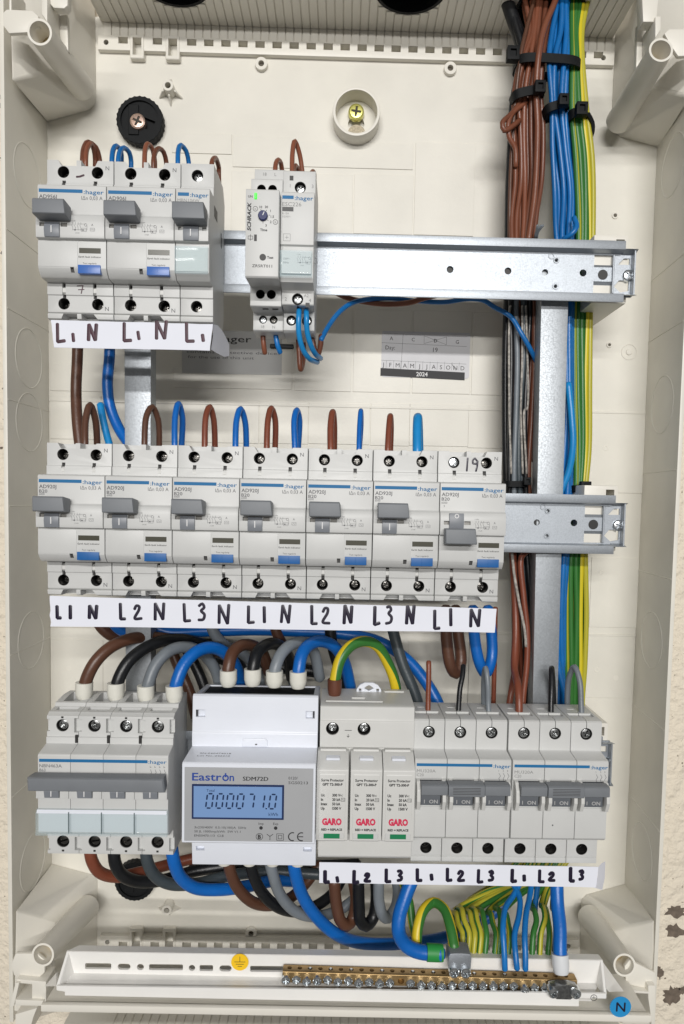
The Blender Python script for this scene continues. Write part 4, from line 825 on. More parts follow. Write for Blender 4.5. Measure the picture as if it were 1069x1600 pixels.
def make_surge():
    X = 153.0
    o = thing('surge_arrester', (X, 0, Z3), 'three-module surge arrester with red lettering and green flags', 'surge arrester')
    t = M(); pr = [(46,25.5),(44,27.2),(14,26.8),(10.6,26.2),(10,25.6),(10,18.6),(9.2,17.8),(9.2,3.0),(12,2.2),(12,-44.6),(9.6,-45),(9.6,-60.4),(11,-62),(14,-63),(46,-63)]
    t.prof(pr, .2, 53.4); c = M()
    for x in (7.2, 25.0): c.cyl(x, 13.6, 3.7, 7, 24, 26)
    for x in (8.8, 26.6, 44.2): c.cyl(x, -47.8, 3.7, 7, 24, 26)
    c.box(18, 26, 22, 26, 25.8, 29); c.box(3, 36, 16, 19, 26.0, 29); c.box(38, 50, 36, 40, 26, 29)
    t.build('base_housing', GREYW, o, bev=.5, seg=2, cut=c)
    t = M()
    for x, z in ((7.2, 13.6), (25.0, 13.6), (8.8, -47.8), (26.6, -47.8), (44.2, -47.8)): t.ring(x, z, 3.8, 3.5, 10.2, 22); t.cyl(x, z, 3.6, 20, 22)
    t.build('terminal_well', HOLE, o)['kind'] = 'stuff'
    for x, z in ((7.2, 13.6), (25.0, 13.6)): inst('terminal_screw', SCM, o, (x, 12.6, z), random.random(), 3.1)
    for x in (8.8, 26.6, 44.2): inst('terminal_screw', SCD, o, (x, 14, -47.8), random.random(), 3.1)
    t = M(); t.plate([(21,26),(21,28.5),(23,31.2),(26,32.6),(31,32.6),(34,31.2),(36,28.5),(36,26)], 38, 40.5); cc = M(); cc.plate([(25.5,29.2),(27,30.4),(28.5,31.2),(30,30.4),(31.5,29.2),(30,28.4),(28.5,27.6),(27,28.4)], 36, 42); cc.box(22.4, 24, 36, 42, 27.2, 29); cc.box(33, 34.6, 36, 42, 27.2, 29)
    t.build('fixing_foot', METW, o, bev=.3, cut=cc)
    t = M(); t.stroke([(14.2,12.8),(18.0,12.8)], 9.1, .35); t.stroke([(16.1,10.6),(16.1,9.0)], 9.1, .3); t.stroke([(15.4,9.6),(16.1,8.8),(16.8,9.6)], 9.1, .3); t.build('earth_mark', PRINTD, o)
    for i in range(3):
        xo = i*17.85-.6+(.4 if i else -.3)
        t = M(); t.prof([(14,2.6),(8.4,2.2),(7.4,-.2),(1.6,-1.2),(-3.6,-6.2),(-4.6,-6.6),(-5,-7.2),(-5,-44.0),(-4,-44.9),(12,-44.9)], xo+1.5, xo+16.0)
        t.prof([(14,1.5),(6.4,1.2),(-3.8,-4.0),(-4.7,-5),(-4.7,-44.0),(-3.8,-44.7),(12,-44.7)], xo+.1, xo+17.5)
        cc = M(); cc.box(xo+1.6, xo+16, -7, -4.4, -42.8, -39.8)
        md = t.build('plug_in_module', GREYW, o, bev=.3, seg=2)
        t = M(); t.box(xo+1.8, xo+15.6, -5.25, -4.9, -43.0, -39.8); t.build('flag_frame', GREYP, md, bev=.2)
        t = M(); t.box(xo+4.4, xo+13.2, -5.45, -5.2, -42.8, -40.1); t.build('green_flag', GRN, md, bev=.1)
        t = M(); t.box(xo+5, xo+12.6, -.2, 6.0, -1.2, 0.2); t.build('grip_bar', METW, md, bev=.3)
        t = M(); y = -5.06; xc = xo+8.8
        t.text('Surge Protector', xc, y, -10.2, 1.5, w=12.4, al='C', bold=.03); t.text('GPT T2-300-P', xc, y, -12.6, 1.4, w=11, al='C', bold=.045)
        for k, (a, b) in enumerate((('Uc', '300 V'), ('In', '20 kA'), ('Imax', '50 kA'), ('Up', '1500 V'))):
            t.text(a, xo+2.6, y, -18.6-k*2.45, 1.55, wf=.85, bold=.04); t.text(b, xo+8.8, y, -18.6-k*2.45, 1.55, wf=.85, bold=.04)
        t.text('AC', xo+13.0, y, -18.7, 1.0, wf=.85, bold=.02); t.stroke([(xo+13.7,-20.2),(xo+15.7,-20.2),(xo+15.7,-22.0),(xo+13.7,-22.0),(xo+13.7,-20.2)], y, .2, n=4); t.text('T2', xo+14.7, y, -21.1, 1.0, al='C')
        t.text('RED = REPLACE', xc, y, -37.9, 1.25, w=11.4, al='C', bold=.045); t.build('black_lettering', PRINTD, md)['kind'] = 'stuff'
        t = M(); t.text('GARO', xc, y, -33.4, 3.6, w=10.8, al='C', bold=.06); t.build('brand_print', RED, md)
make_surge()
def make_mu(X, label):
    o = thing('circuit_breaker', (X, 0, Z3), label, 'circuit breaker', 'three-pole breakers at the right of the bottom row')
    pr = [(46,13),(44,19.4),(15,19.2),(13,18.8),(12,18),(12,2.0),(11,1.4),(.8,.3),(0,-.5),(0,-10.5),(.6,-11.5),(.6,-26.4),(0,-26.8),(0,-43.8),(1.5,-45.4),(4,-46),(11.6,-46.6),(12,-47),(12,-60.6),(12.8,-61),(12,-61.4),(12,-64.4),(14,-65),(44,-65),(46,-58)]
    for i in range(3):
        x0 = 17.9*i; xc = x0+8.9; t = M(); t.prof(pr, x0+.18, x0+17.76); cc = M(); cc.cyl(xc, 11.6, 3.45, 9, 26, 26); cc.cyl(xc, -56.2, 3.35, 9, 26, 26)
        cc.box(xc-.18, xc+.18, 9, 30, 14, 21); cc.box(x0+2, x0+16, 20, 26, 18.2, 21); cc.box(x0+4.5, x0+9, 33, 34.4, 18, 21); cc.box(x0+2.8, x0+14.9, -3, 4, -25.0, -11.6)
        t.build('pole_housing', GREYP, o, bev=.25, seg=2, cut=cc)
        vs = M()
        for z in (11.6, -56.2): vs.ring(xc, z, 3.6, 3.3, 12.4, 22); vs.cyl(xc, z, 3.4, 20, 22)
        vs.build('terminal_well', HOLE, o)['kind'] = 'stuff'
        inst('terminal_screw', SCM, o, (xc, 13.4, 11.6), random.random()*2, 3.3); inst('terminal_screw', SCD, o, (xc, 19, -56.2), random.random(), 2.6)
        t = M(); t.prof([(4,-12),(-1.4,-12),(-2.8,-16),(-2.6,-24.7),(4,-24.7)], x0+3.4, x0+14.3); lv = t.build('lever', TOGD, o, bev=.2)
        t = M(); t.text('I', x0+5.4, -2.9, -22.4, 2.1, al='C', bold=.02); t.text('ON', x0+10.4, -2.9, -22.4, 2.1, w=4.8, al='C', bold=.02); t.build('lever_lettering', PRINTM, lv)
        for xs in (x0+.9, x0+14.9):
            t = M(); t.prof([(1,-10.5),(-3,-11),(-6.2,-15),(-6.8,-21),(-4.6,-26.4),(1,-28.2)], xs, xs+2.0); t.build('lever_guard', GREYW, o, bev=.4, seg=2)
    for k, (xa, xb, d, zo) in enumerate(((3.0, 17.4, 0, 0), (17.6, 37.4, -.9, .35), (37.6, 51.6, 0, 0))):
        t = M(); t.loft([[(xa, y, zt+zo), (xb, y, zt+zo), (xb, y, zb-zo), (xa, y, zb-zo)] for y, zt, zb in ((-2, -11.0, -16.0), (-7.4+d, -10.9, -17.0), (-8.6+d, -11.6, -16.4))]); h = t.build('toggle_handle', TOG, o, bev=.4, seg=2)
        if k == 1:
            g = M()
            for q in range(5): g.box(20, 35, -9.6, -9.3, -12.1-q*.85, -11.9-q*.85)
            g.build('grip_groove', HOLE, h)
    t = M(); logo(t, 1.0, 53.2, -2.9, tw=8.6, h=1.6, h2=2.1); t.build('logo_print', LOGOB, o)
    t = M(); t.text('MU320A', 1.2, -.05, -6.3, 1.8, w=10.4); t.text('C20', 1.2, -.05, -8.6, 1.7)
    t.build('grey_lettering', PRINTL, o)['kind'] = 'stuff'
    t = M()
    for i in range(3):
        x = 46.8+i*2.4; t.text('135'[i], x-.3, -.05, -5.8, 1.0); t.stroke([(x, -7.2), (x+.9, -8.8), (x, -10.2), (x+.5, -11.2)], -.05, .2, n=4); t.stroke([(x, -11.6), (x+.4, -12.0)], -.05, .2, n=4)
    t.build('diagram_print', PRINT, o)
    return o
m1 = make_mu(206.2, 'three-pole grey breaker marked ON, left one beside the surge arrester')
m2 = make_mu(260.5, 'three-pole grey breaker marked ON, at the right end of the bottom row')
c = m2.copy; t = M(); t.cyl(23.5, -36.4, .4, -.1, .05, 10); t.build('dirt_speck', PRINTD, m2)

# ------------------------------------------------------------------ handwritten paper strips
GL = {'L': [[(0, 1), (.02, 0), (.55, .04)]], '1': [[(.06, 1), (.1, 0)]], 'i': [[(.05, .7), (.14, 0)]], 'N': [[(0, 0), (.04, 1), (.52, .02), (.62, 1.02)]],
      '2': [[(.02, .72), (.2, .98), (.42, .9), (.42, .66), (.02, .05), (.6, .03)]], '3': [[(.04, .9), (.3, 1), (.42, .78), (.2, .56), (.44, .36), (.36, .08), (0, .02)]]}
def glyphs(t, items, y, w, org, jit=.03):
    for ch, px, py, hpx, wf in items:     # px,py = lower left pixel of the character
        a = P(px, py, y); h = hpx/2.9
        for s in GL[ch]:
            pts = [(a.x-org[0]+(u+random.uniform(-jit, jit))*h*wf, a.z-org[2]+(v+random.uniform(-jit, jit))*h) for u, v in s]
            if ch in '23':
                q = [Vector((p[0], 0, p[1])) for p in pts]; T = M(); T.tube(q, w/2, 6, smooth=True, step=.6); t.add([(b[0], y-org[1]+b[1]*.12, b[2]) for b in T.v], T.f)
            else: t.stroke(pts, y-org[1], w*random.uniform(.9, 1.1))
def strip(tl, tr, br, bl, Y, label, items, pen, ink, flap=None, rag=False):
    A = P(*tl, Y); o = thing('paper_strip', (A.x, Y, A.z), label, 'paper strip', 'handwritten paper strips under the breaker rows')
    pts = []
    C4 = [P(*q, Y)-A for q in (tl, tr, br, bl)]
    def seg(a, b, n, j):
        for i in range(n):
            f = i/n; p = a.lerp(b, f); pts.append((p.x+random.uniform(-j, j), p.z+random.uniform(-j, j)))
    seg(C4[0], C4[1], 12, .12); seg(C4[1], C4[2], 5, .1); seg(C4[2], C4[3], 12, .12); seg(C4[3], C4[0], 8, .5 if rag else .1)
    t = M(); t.plate(pts, -.35, .0); t.build('paper', PAPER, o)
    if flap:
        t = M()
        n = len(flap[0]); R_ = [[P(a, b, y)-A for a, b, y in r] for r in flap]
        vs = [p for r in R_ for p in r]; fs = []
        for k in range(len(R_)-1):
            for i in range(n-1): fs.append((k*n+i, k*n+i+1, (k+1)*n+i+1, (k+1)*n+i))
        m0 = len(vs); vs2 = vs+[v+Vector((.1, .25, -.1)) for v in vs]; fs2 = fs+[tuple(q+m0 for q in f) for f in fs]
        t.add(vs2, fs2); t.build('folded_flap', PAPER, o, smooth=60)
    t = M(); glyphs(t, items, Y-.42, pen, A); t.build('handwriting', ink, o)
strip((80,500), (333,507), (328,548), (85,543), 6, 'white paper strip lettered L1 N L1 N L1 under the top breakers',
      [('L',90,534,27,.75),('i',113,533,16,.9),('N',139,531,23,.85),('L',194,532,27,.75),('i',215,530,16,.9),('N',244,529,27,.95),('L',292,533,28,.75),('i',316,533,14,.9)], 1.85, INKR,
      flap=[[(333,507,6),(340,508,20),(347,516,30),(352,525,38)], [(333,525,6),(343,528,16),(352,532,28),(358,538,38)], [(330,546,6),(340,552,14),(350,557,24),(358,556,34)]])
def flapunder(): pass
strip((78,931), (776,951), (773,988), (80,978), 7, 'long white paper strip lettered L1 N L2 N L3 N under the middle breakers',
      [('L',89,966,20,.6),('1',109,966,20,.6),('N',140,966,20,.9),('L',188,967,25,.6),('2',210,967,22,.85),('N',242,968,26,.9),('L',288,970,28,.6),('3',310,969,26,.8),('N',342,974,30,.85),
       ('L',388,973,26,.65),('1',412,973,26,.6),('N',440,973,28,.8),('L',487,975,30,.5),('2',504,974,26,.75),('N',538,974,28,.7),('L',585,975,28,.55),('3',603,974,28,.7),('N',635,974,28,.7),
       ('L',679,982,30,.5),('1',703,978,28,.6),('N',735,979,28,.85)], 1.85, INK, rag=True)
strip((499,1347), (935,1354), (931,1386), (499,1379), 6, 'white paper strip lettered L1 L2 L3 under the bottom row',
      [('L',508,1379,20,.6),('i',526,1378,12,1),('L',553,1379,20,.65),('2',570,1377,13,1.1),('L',603,1378,21,.65),('3',621,1376,17,.9),('L',652,1376,20,.65),('i',673,1375,13,1),('L',699,1376,20,.65),('2',716,1376,16,1),
       ('L',747,1379,22,.6),('3',764,1376,16,.9),('L',800,1377,20,.65),('i',818,1376,13,1),('L',843,1378,20,.65),('2',858,1376,14,1.1),('L',891,1377,23,.5),('3',905,1374,15,.9)], 2.1, INK,
      flap=[[(935,1355,6.5),(940,1349,12),(946,1346,18)], [(934,1370,6.5),(941,1368,12),(945,1372,18)], [(928,1387,6.5),(936,1389,12),(941,1391,18)]])

# ------------------------------------------------------------------ earth bar tray
A = P(105, 1487, 20)
o = thing('bar_tray', (A.x, 20, A.z), 'white plastic tray with slotted back holding the brass bar', 'tray')
def tl_(px, py, Y): return P(px, py, Y)-A
b0, b1 = tl_(104, 1487, 20), tl_(942, 1501, 20); f0, f1 = tl_(110, 1519, 20), tl_(925, 1536, 20)
back = [b0, b1, tl_(935,1537,20), tl_(112,1520,20)]
t = M(); t.loft([back, [p+Vector((0, 1.6, 0)) for p in back]])
cc = M()
for x0, x1, kind in ((133,174,0),(184,204,1),(214,225,2),(233,286,0),(295,305,2),(312,333,0),(343,362,1),(391,443,0)):
    u = (x0-104)/(942-104); yc = 1509+u*14-0
    a = tl_(x0, yc-4.6, 20); b = tl_(x1, yc+5, 20); r = (a.z-b.z)/2; n = 8; pts = []
    rr = r if kind else .8
    for cx_, cz_, a0 in ((b.x-rr, a.z-rr, 90), (b.x-rr, b.z+rr, 0), (a.x+rr, b.z+rr, -90), (a.x+rr, a.z-rr, -180)):
        for k in range(n+1): an = math.radians(a0-90*k/n); pts.append((cx_+rr*math.cos(an), cz_+rr*math.sin(an)))
    cc.plate(pts, -3, 5)
t.build('slotted_back', WHITEP, o, cut=cc)
top0, top1 = b0, b1
t = M(); t.loft([[b0+Vector((0,.4,.15)), b1+Vector((0,.4,.15)), b1+Vector((0,.4,-1.6)), b0+Vector((0,.4,-1.6))], [tl_(124,1477,27), tl_(935,1491,27), tl_(935,1491,27)-Vector((0,0,1.6)), tl_(124,1477,27)-Vector((0,0,1.6))]]); t.build('top_flange', WHITEP, o)
fl = [tl_(112,1520,20), tl_(935,1537,20), tl_(925,1562,8), tl_(98,1545,8)]
t = M(); t.loft([fl, [p+Vector((0, .6, -1.4)) for p in fl]]); t.build('tray_floor', WHITEP, o)
lp = [tl_(88,1541,7), tl_(948,1553,7), tl_(948,1561,7), tl_(905,1560,7), tl_(905,1573,7), tl_(101,1556,7), tl_(101,1550,7), tl_(88,1548,7)]
t = M(); t.loft([lp, [p+Vector((0, 1.8, 0)) for p in lp]]); t.build('front_lip', WHITEP, o, bev=.3)
for sd in (0, 1):
    e = [tl_(104,1488,20), tl_(88,1541,8), tl_(90,1546,8), tl_(112,1520,20)] if sd == 0 else [tl_(942,1501,20), tl_(948,1553,8), tl_(946,1558,8), tl_(935,1537,20)]
    t = M(); t.loft([e, [p+Vector((1.4 if sd == 0 else -1.4, 0, 0)) for p in e]]); t.build('end_cheek', WHITEP, o)
e = [tl_(70,1541,26), tl_(88,1520,24), tl_(88,1541,9), tl_(84,1541,12)]
t = M(); t.loft([e, [p+Vector((.5, 1.5, -.5)) for p in e]]); t.build('end_gusset', WHITEP, o)
e = [tl_(942,1503,21), tl_(975,1549,22), tl_(952,1550,9), tl_(948,1545,9)]
t = M(); t.loft([e, [p+Vector((-.5, 1.5, -.5)) for p in e]]); t.build('end_gusset', WHITEP, o)
c = tl_(928, 1559, 6.9); t = M(); t.ring(c.x, c.z, 1.9, 1.65, -13.15, -13.0, 24)
for pts in (((c.x-1.1, c.z), (c.x+1.1, c.z)), ((c.x, c.z), (c.x, c.z+1.2))): t.stroke(pts, -13.1, .3)
t.build('earth_symbol', PRINTD, o)
# round stickers
c = P(375, 1503, 19.6); o = thing('earth_sticker', (c.x, 19.4, c.z), 'yellow round earth symbol sticker on the white tray', 'sticker')
t = M(); t.cyl(0, 0, 5.1, -.1, .1, 36); t.build('sticker_disc', YELS, o)
t = M(); t.stroke([(0, 3.4), (0, .2)], -.14, .35); t.stroke([(-3.2, .2), (3.2, .2)], -.14, .35); t.stroke([(-2.3, -1.2), (2.3, -1.2)], -.14, .35); t.stroke([(-1.2, -2.5), (1.2, -2.5)], -.14, .35); t.build('symbol_print', PRINTD, o)
c = P(970, 1574, 1); o = thing('neutral_sticker', (c.x, 1.4, c.z), 'round blue sticker marked N at the lower right', 'sticker')
t = M(); t.cyl(0, 0, 6.1, -.12, .1, 40); t.build('sticker_disc', BLUS, o)
t = M(); t.stroke([(-2.1,-2.5),(-2.0,2.5),(2.3,-2.6),(2.4,2.4)], -.16, 1.0); t.build('letter_print', INK, o)
# brass terminal bar
A = P(443, 1507, 18); B = P(897, 1521, 18)
ang = math.atan2(B.z-A.z, B.x-A.x); Lb = (B-A).length
o = thing('terminal_bar', (A.x, 18, A.z), 'long brass terminal bar with two rows of screws in the tray', 'terminal bar'); o.rotation_euler = (0, -ang, 0)
bar = M(); bar.prof([(0, 0), (0, -6.6), (-6, -6.6), (-6, -.3), (-5.6, 0)], 0, Lb)
cc = M(); pit = Lb/28.6
xs = [2.2+i*pit for i in range(28)]
for i, x in enumerate(xs): cc.vcyl(x+1.6, -2.6, -2.2, 1, 1.35, n=16)
cc.cyl(xs[11]+.6, -3.7, 1.9, -8, -2, 18)
bar.build('brass_bar', BRASS, o, cut=cc, bev=.12)
for i, x in enumerate(xs):
    if i == 11 or i >= 26: continue
    low = i in (15, 23); y = -7.4-random.uniform(0, 1.6)-(2 if low else 0)
    s_ = inst('clamp_screw', SCZ, o, (x, y, -3.9+random.uniform(-.3, .3)-(.5 if low else 0)), random.uniform(0, 3), 2.65)
    t = M(); t.cyl(0, 0, 1.35, y+1.5, -5.5, 12); t.build('screw_shank', ZINC, o, (x, 0, -3.9))
for i in (2, 4, 6, 9, 12, 14, 18, 21):
    t = M(); t.vcyl(xs[i]+1.6, -2.6, -1.5, .5, 1.1, .8, 14); t.build('small_screw', ZINC, o, bev=.2)
# steel clamp with two screws
c0 = P(716, 1488, 12)-A
t = M(); n = 14; arc = [(-6.0+0*k, 0) for k in range(0)]
arc = [(-6.4,-4.5),(-6.6,3.0),(-5.8,4.6),(-2.5,5.0),(2.5,5.0),(5.8,4.6),(6.6,3.0),(6.4,-4.5)]
t.plate([(c0.x+a, c0.z+b) for a, b in arc], -11, 0); cl = t.build('steel_clamp', GALV, o, bev=.3, seg=2)
for dx in (-3.3, 3.3): inst('clamp_screw', SCZ, cl, (c0.x+dx, -13.2, c0.z-5.2), .7, 3.1)
c1 = P(878, 1532, 10)-A
t = M(); t.plate([(c1.x-9,c1.z-1),(c1.x-8,c1.z+3.2),(c1.x-3,c1.z+4.4),(c1.x+3,c1.z+4.4),(c1.x+8,c1.z+3.2),(c1.x+9,c1.z-1),(c1.x+4,c1.z-4.4),(c1.x-4,c1.z-4.4)], -13, -7.5); cl = t.build('end_lug', MZINC, o, bev=1.0, seg=3)
for dx in (-6.6, 6.6): inst('clamp_screw', SCZ, cl, (c1.x+dx, -14.3, c1.z+.2), .4, 3.0)

# ------------------------------------------------------------------ cables
def cable(pts, r, m, label, group=None, n=None, phase=0.0, name='cable', world=False, up0=None, tw=0.0):
    Q = [Vector(p) if world else P(*p) for p in pts]; t = M(); t.tube(Q, r, n or (12 if (r if not isinstance(r, list) else r[0]) < 2.6 else 18), step=2.2, phase=phase, up0=up0, tw=tw)
    O_ = Q[0]; ob = t.build(name, m, org=O_, uv=True, smooth=60); ob.location = O_*K
    return tag(ob, label, 'cable', group)
def sleeve(parent, a, b, r0, r1, m, name='cable_sleeve'):
    O_ = parent.location/K; d = (b-a); t = M()
    t.tube([a-O_, a.lerp(b, .12)-O_, a.lerp(b, .6)-O_, a.lerp(b, .9)-O_, b-O_], [r0, r0, r0, (r0+r1)/2, r1], 24, smooth=False, rounded=False)
    return t.build(name, m, parent, smooth=50)
# bundles down the right
ORD = 'first second third fourth fifth sixth seventh eighth ninth tenth eleventh'.split()
def bundle(n, st, r, m, label, group, layers=2, jit=.35, sp=3.4, twist=0.0, mats=None):
    for k in range(n):
        pts = []; ph = random.uniform(0, 6); lay = k % layers
        for i, (py, xl, xr, Y) in enumerate(st):
            f = (k+.5)/n+jit/n*math.sin(ph+i*1.7)+twist*math.sin(ph*2+i)*.1
            f = min(max(f, .03), .97); px = xl+(xr-xl)*f
            pts.append((px, py, Y+lay*sp+random.uniform(-.5, .5)))
        lb = label % ORD[k] if '%s' in label else label
        cable(pts, r, (mats[k % len(mats)] if mats else m), lb, group, phase=random.random())
bundle(16, [(-110,770,900,78),(-40,805,880,78),(10,818,868,76),(50,824,855,74),(88,814,853,72),(140,803,848,73),(200,801,850,76),(280,801,848,78),(340,798,840,76),(400,800,836,74),(520,805,842,76)], 1.62, CB, 'thin brown cable in the bundle above the top rail', 'thin brown cables above the top rail', jit=.8, twist=.5, layers=3)
bundle(9, [(-110,850,905,74),(-40,862,900,74),(10,866,894,73),(50,862,890,72),(88,857,888,70),(160,858,888,71),(230,861,894,73),(300,866,898,74),(360,868,897,73),(420,872,892,72),(520,878,893,73)], 1.75, CU, 'thin blue cable in the bundle above the top rail', 'thin blue cables above the top rail', jit=.8, twist=.4, layers=3)
bundle(9, [(-110,880,960,80),(-40,890,935,79),(10,893,917,78),(50,893,910,76),(88,893,911,74),(175,893,918,74),(250,899,926,75),(370,902,928,75),(480,895,925,75),(600,897,922,75),(700,899,921,75),(770,898,916,74),(870,884,917,73),(960,883,917,74),(1040,883,915,74),(1100,884,912,74),(1180,885,912,76)], 1.8, GY, '%s green-yellow cable from the left in the bundle at far right', 'green-yellow cables running down the right side', jit=.3, layers=2, mats=[GY, GY, GY, GY, GY, GY, GY2, GY, GY])
bundle(9, [(430,797,838,72),(480,797,838,72),(560,797,836,72),(650,793,833,72),(740,794,830,72),(800,795,832,74)], 1.75, CG, '%s phase cable from the left between the two upper rails', 'phase cables between the two upper rails', mats=[CK, CBT, CG, CBT, CGD, CG, CK, CB, CB], layers=2, jit=.5)
bundle(5, [(430,812,846,76),(500,816,848,77),(560,822,852,78),(640,828,858,80),(720,826,856,80)], 1.8, CB, '%s brown cable from the left slanting behind the right post', 'brown cables slanting behind the right post')
bundle(6, [(840,794,832,72),(900,797,838,72),(980,802,842,72),(1050,806,846,74),(1130,806,848,76)], 2.0, CK, '%s dark cable from the left below the middle rail', 'dark cables below the middle rail', mats=[CBT, CBR, CK, CGD, CK, CGD])
bundle(4, [(440,880,894,70),(520,882,894,70),(640,883,895,70),(760,876,892,70),(870,870,886,70),(960,868,884,70),(1050,868,886,71),(1120,868,888,73)], 2.0, CU, '%s blue cable from the left, right of the right post', 'blue cables right of the right post')
cable([(888,600,66),(893,650,64),(895,695,64),(889,735,66),(876,768,68),(866,790,70)], 2.2, CUL, 'light blue cable bulging right of the post above the middle rail')
cable([(897,340,66),(901,355,62),(893,366,62),(880,374,66)], 1.6, CU, 'blue cable end curling above the top rail')
cable([(818,145,74),(806,170,72),(795,182,70),(785,192,68),(788,204,68),(797,200,69),(812,188,72)], 1.6, CB, 'brown cable loop sticking out left of the bundle')
cable([(822,160,74),(800,178,71),(794,195,70),(796,215,71),(805,232,73),(806,260,75)], 1.6, CB, 'brown cable bow hanging just below the loop')
cable([(788,-30,84),(797,5,80),(806,40,77),(815,75,75),(811,110,74),(802,160,76),(798,230,79),(795,300,80),(794,372,80),(793,450,80),(790,560,80),(790,690,80),(792,800,80)], 2.4, CK, 'black cable along the left edge of the brown bundle')
cable([(775,-40,86),(790,-5,82),(800,25,80),(812,60,79),(816,80,80)], 4.2, CK, 'thick black cable entering at the top right opening')
cable([(842,-30,76),(832,10,74),(823,45,72),(815,80,70),(806,150,72),(800,230,77),(797,300,77),(796,372,77)], 1.3, CBT, 'thin dark brown cable left of the brown bundle at the top')
cable([(880,-40,72),(868,0,70),(850,45,67),(842,85,66),(838,140,68),(840,200,70),(836,300,71),(826,375,70)], 1.9, CB, 'brown cable crossing in front of the top bundle')
for i, (x0, x1) in enumerate(((838,840),(841,849),(838,846))): cable([(x0-2,372,70),(x0,362,66),(x1,352,62)], .7, CG, 'short grey strand end above the top rail', 'grey strand ends above the top rail')
# cables between rails, in front
cable([(502,531,40),(512,512,46),(530,488,50),(554,472,56),(600,466,62),(650,470,66),(694,472,66),(733,467,66),(757,470,68),(771,479,68),(798,495,66),(814,520,64),(830,548,66),(845,580,74)], 1.5, CU, 'thin blue cable sweeping from the contactor along under the top rail')
cable([(520,455,58),(545,466,60),(595,475,62),(640,473,62),(662,466,62),(700,458,66)], 1.7, CB, 'brown cable sagging below the top rail')
# loops of the top row
def loops(rows, Y0, Y1, r):
    for L_ in rows:
        m, pts, lab = L_; n = len(pts); Q = []
        a = pts[0]; b = pts[-1]
        Q.append((a[0]-1, a[1]+45, Y0)); Q.append((a[0], a[1]+8, Y0))
        for i, (x, y) in enumerate(pts): Q.append((x, y, Y0+(Y1-Y0)*i/(n-1)))
        Q.append((b[0], b[1]+8, Y1)); Q.append((b[0]+1, b[1]+45, Y1))
        cable(Q, r if not isinstance(m, tuple) else m[1], m if not isinstance(m, tuple) else m[0], lab)
loops([(CB, [(129,250),(131,232),(138,222),(150,230),(156,250)], 'brown wire loop, outer of the first pair above the top breakers'),
       (CB, [(134,250),(136,232),(142,224),(147,234),(149,250)], 'brown wire loop, inner of the first pair above the top breakers'),
       (CU, [(175,250),(177,234),(182,228),(189,236),(190,250)], 'blue wire loop, left of the first blue pair above the top breakers'),
       (CU, [(185,250),(188,236),(194,231),(202,238),(205,252)], 'blue wire loop, right of the first blue pair above the top breakers'),
       (CB, [(226,252),(227,234),(231,225),(238,232),(242,252)], 'brown wire loop, left of the second brown pair in the top row'),
       (CB, [(240,252),(243,237),(249,232),(256,238),(260,254)], 'brown wire loop, right of the second brown pair in the top row'),
       (CU, [(278,252),(279,234),(283,227),(291,236),(295,254)], 'single blue wire loop above the top breakers'),
       (CB, [(331,256),(333,249),(337,247),(340,254),(342,262)], 'short brown wire bend behind the top right breaker corner'),
       (CB, [(430,272),(431,256),(435,250),(439,255),(441,270)], 'small brown wire loop above the timer relay'),
       (CB, [(457,282),(457,240),(461,221),(468,240),(474,284)], 'tall brown wire loop above the contactor'),
       (CB, [(459,284),(459,265),(462,259),(466,266),(468,284)], 'low brown wire loop inside the tall one above the contactor'),
       (CB, [(486,284),(487,272),(489,268),(491,272),(491,286)], 'brown wire stub at the right of the contactor')], 30, 47, 1.38)
GD = ['first', 'second', 'third', 'fourth', 'fifth', 'sixth']
mid = [((CBT, 1.95), [(133,693),(134,655),(141,633),(149,655),(152,693)], 'brown'), ((CBT, 1.8), [(226,693),(229,650),(238,636),(247,655),(249,695)], 'brown'), ((CUT, 1.8), [(273,695),(274,650),(279,631),(285,650),(284,695)], 'blue'),
       ((CBR, 1.8), [(320,697),(322,650),(328,636),(334,655),(336,698)], 'brown'), ((CUT, 1.8), [(368,698),(370,655),(376,639),(383,658),(385,700)], 'blue'), ((CBR, 1.8), [(417,700),(419,655),(424,638),(430,655),(430,702)], 'brown'),
       ((CUT, 1.8), [(461,700),(460,655),(464,641),(468,655),(466,702)], 'blue'), ((CBR, 2.0), [(517,703),(517,665),(520,644),(522,664),(522,703)], 'brown'), ((CUT, 1.5), [(561,703),(562,665),(564,642),(564.5,664),(562,703)], 'blue'),
       ((CBR, 1.8), [(606,704),(608,668),(610,650),(611,668),(610,705)], 'brown'), ((CUL, 2.7), [(652,706),(652,670),(653,652),(654,670),(655,707)], 'light blue')]
ORD = 'first second third fourth fifth sixth seventh eighth ninth tenth eleventh'.split()
loops([(m, p, '%s wire loop, %s from left above the middle breakers' % (cn, ORD[i])) for i, (m, p, cn) in enumerate(mid)], 30, 50, 1.8)
cable([(157,632,58),(160,650,56),(167,680,54),(172,700,52),(176,750,52)], 2.2, CUL, 'light blue wire leaning between the first two brown loops')
cable([(122,520,66),(121,560,66),(119,610,66),(121,660,62),(128,720,58)], 3.3, CBT, 'thick brown cable hanging between top and middle rows at left')
cable([(172,520,66),(171,560,66),(168,600,66),(172,635,66),(186,670,64),(205,700,60),(220,740,58)], 3.3, CUT, 'thick blue cable curving down left of the left post')
